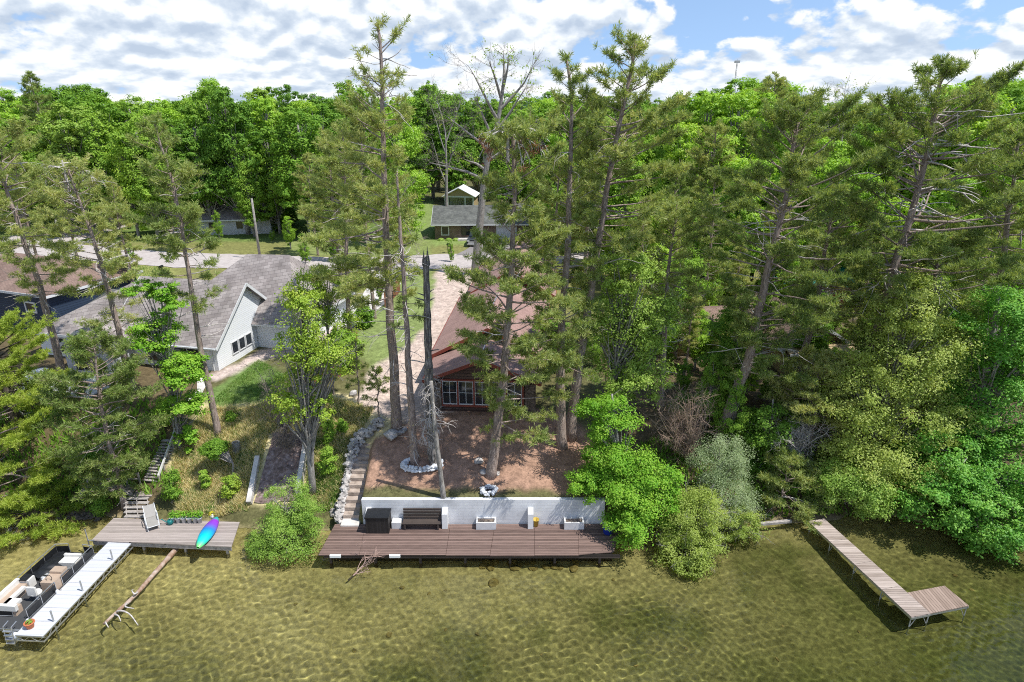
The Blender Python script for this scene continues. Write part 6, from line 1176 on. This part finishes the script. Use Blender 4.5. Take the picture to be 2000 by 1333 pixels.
# stump on the bank
c = G(463, 880); root = thing('tree_stump', 'hollow grey stump on the dry grass bank', 'stump', c); q = MB(); a = np.linspace(0, 2 * math.pi, 13)[:-1]; r2 = np.random.default_rng(2); q.lathe((c.x, c.y, c.z - .1), [(.36, 0), (.3, .3), (.27, .68), (.16, .68), (.14, .2), (0, .2)], 12); q.build('bark', M['bark_grey'], root)
# rocks in the shallows and on the left shore
nm = 0
for k in range(34):
    px, py = rng.uniform(940, 1130), rng.uniform(1096, 1112); p = PZ(px, py, -.3); s = rng.uniform(.12, .28); q = MB(); rocks(q, [(p.x, p.y, gz(p.x, p.y) + s * .35)], [s], rng, .6); o = tag(q.build('sunken_stone', M['rock_wet']), 'algae brown stone lying under water along the front of the brown deck', 'stone', 'stones under water'); o.cycles.is_caustics_receiver = True
for k in range(26):
    px, py = rng.uniform(480, 1900), rng.uniform(1110, 1325); p = PZ(px, py, -.8); s = rng.uniform(.06, .16); q = MB(); rocks(q, [(p.x, p.y, gz(p.x, p.y) + s * .2)], [s], rng, .5); o = tag(q.build('lake_stone', M['rock_wet']), 'small brown stone scattered on the open lake bed', 'stone', 'stones scattered on the lake bed'); o.cycles.is_caustics_receiver = True
for k in range(24):
    px, py = rng.uniform(110, 205), rng.uniform(1003, 1022); p = G(px, py); s = rng.uniform(.12, .26); q = MB(); rocks(q, [(p.x, p.y, p.z + s * .3)], [s], rng, .65); tag(q.build('shore_stone', M['stone_dark']), 'brown shore stone between the boat and the grey deck', 'stone', 'stones on the left shore')
for k in range(14):
    px, py = rng.uniform(640, 672), rng.uniform(985, 1020); p = G(px, py); s = rng.uniform(.12, .26); q = MB(); rocks(q, [(p.x, p.y, p.z + s * .3)], [s], rng, .65); tag(q.build('shore_stone', M['rock']), 'pale loose stone at the foot of the sandstone steps', 'stone', 'stones at the foot of the steps')
o = MB(); c = PZ(964, 1148, -.7); rocks(o, [(c.x, c.y, gz(c.x, c.y) + .05)], [.3], rng, .4); o = tag(o.build('sunken_crate', M['rock_wet']), 'dark lump lying alone on the lake bed before the deck', 'stone'); o.cycles.is_caustics_receiver = True

# ------------------------------------------------------------------ grass
def blades(name, polys, n, h, w, mat, seed, cond=None):
    r2 = np.random.default_rng(seed); pts = []
    for poly, share in polys:
        P = np.array(W2(poly)); k = int(n * share); xy = np.stack([r2.uniform(P[:, 0].min(), P[:, 0].max(), k * 4), r2.uniform(P[:, 1].min(), P[:, 1].max(), k * 4)], -1); m_ = inpoly(xy[:, 0], xy[:, 1], [tuple(q) for q in P]); xy = xy[m_]
        den = fbm(xy[:, 0], xy[:, 1], 2.2, seed) + r2.uniform(-.5, .8, len(xy)); pts.append(xy[den > 0][:k])
    xy = np.concatenate(pts); z = hgt(xy[:, 0], xy[:, 1]); B = np.concatenate([xy, z[:, None] - .02], 1); m = len(B); hh = h * r2.uniform(.4, 1.2, (m, 1)); a = r2.uniform(0, 6.28, m); s = np.stack([np.cos(a), np.sin(a), 0 * a], -1) * w; tip = B + np.concatenate([r2.normal(0, .45, (m, 2)), np.ones((m, 1))], 1) * hh
    V = np.stack([B - s, B + s, tip], 1).reshape(-1, 3); g = MB(); g.raw(V, np.arange(m * 3).reshape(-1, 3)); o = g.build(name, mat); o['kind'] = 'stuff'; return o
bankp = [(345, 1010), (335, 900), (400, 800), (520, 790), (640, 780), (730, 800), (690, 880), (650, 1000), (600, 990), (600, 850), (525, 850), (485, 1000)]
tag(blades('grass', [(bankp, 1)], 42000, .42, .022, M['grass_dry'], 1), 'dry yellow grass on the bank between the two decks', 'grass')
tag(blades('grass', [(bankp, .6), ([(60, 560), (340, 560), (330, 525), (90, 510)], .25), ([(600, 1000), (600, 860), (690, 860), (650, 1000)], .3)], 22000, .36, .028, M['grass_green'], 2), 'green weeds scattered through the dry bank grass', 'grass')
tag(blades('grass', [([(410, 795), (505, 702), (560, 735), (545, 790), (480, 790)], 1)], 9000, .12, .03, M['grass_green'], 3), 'short mown lawn beside the white house', 'grass')
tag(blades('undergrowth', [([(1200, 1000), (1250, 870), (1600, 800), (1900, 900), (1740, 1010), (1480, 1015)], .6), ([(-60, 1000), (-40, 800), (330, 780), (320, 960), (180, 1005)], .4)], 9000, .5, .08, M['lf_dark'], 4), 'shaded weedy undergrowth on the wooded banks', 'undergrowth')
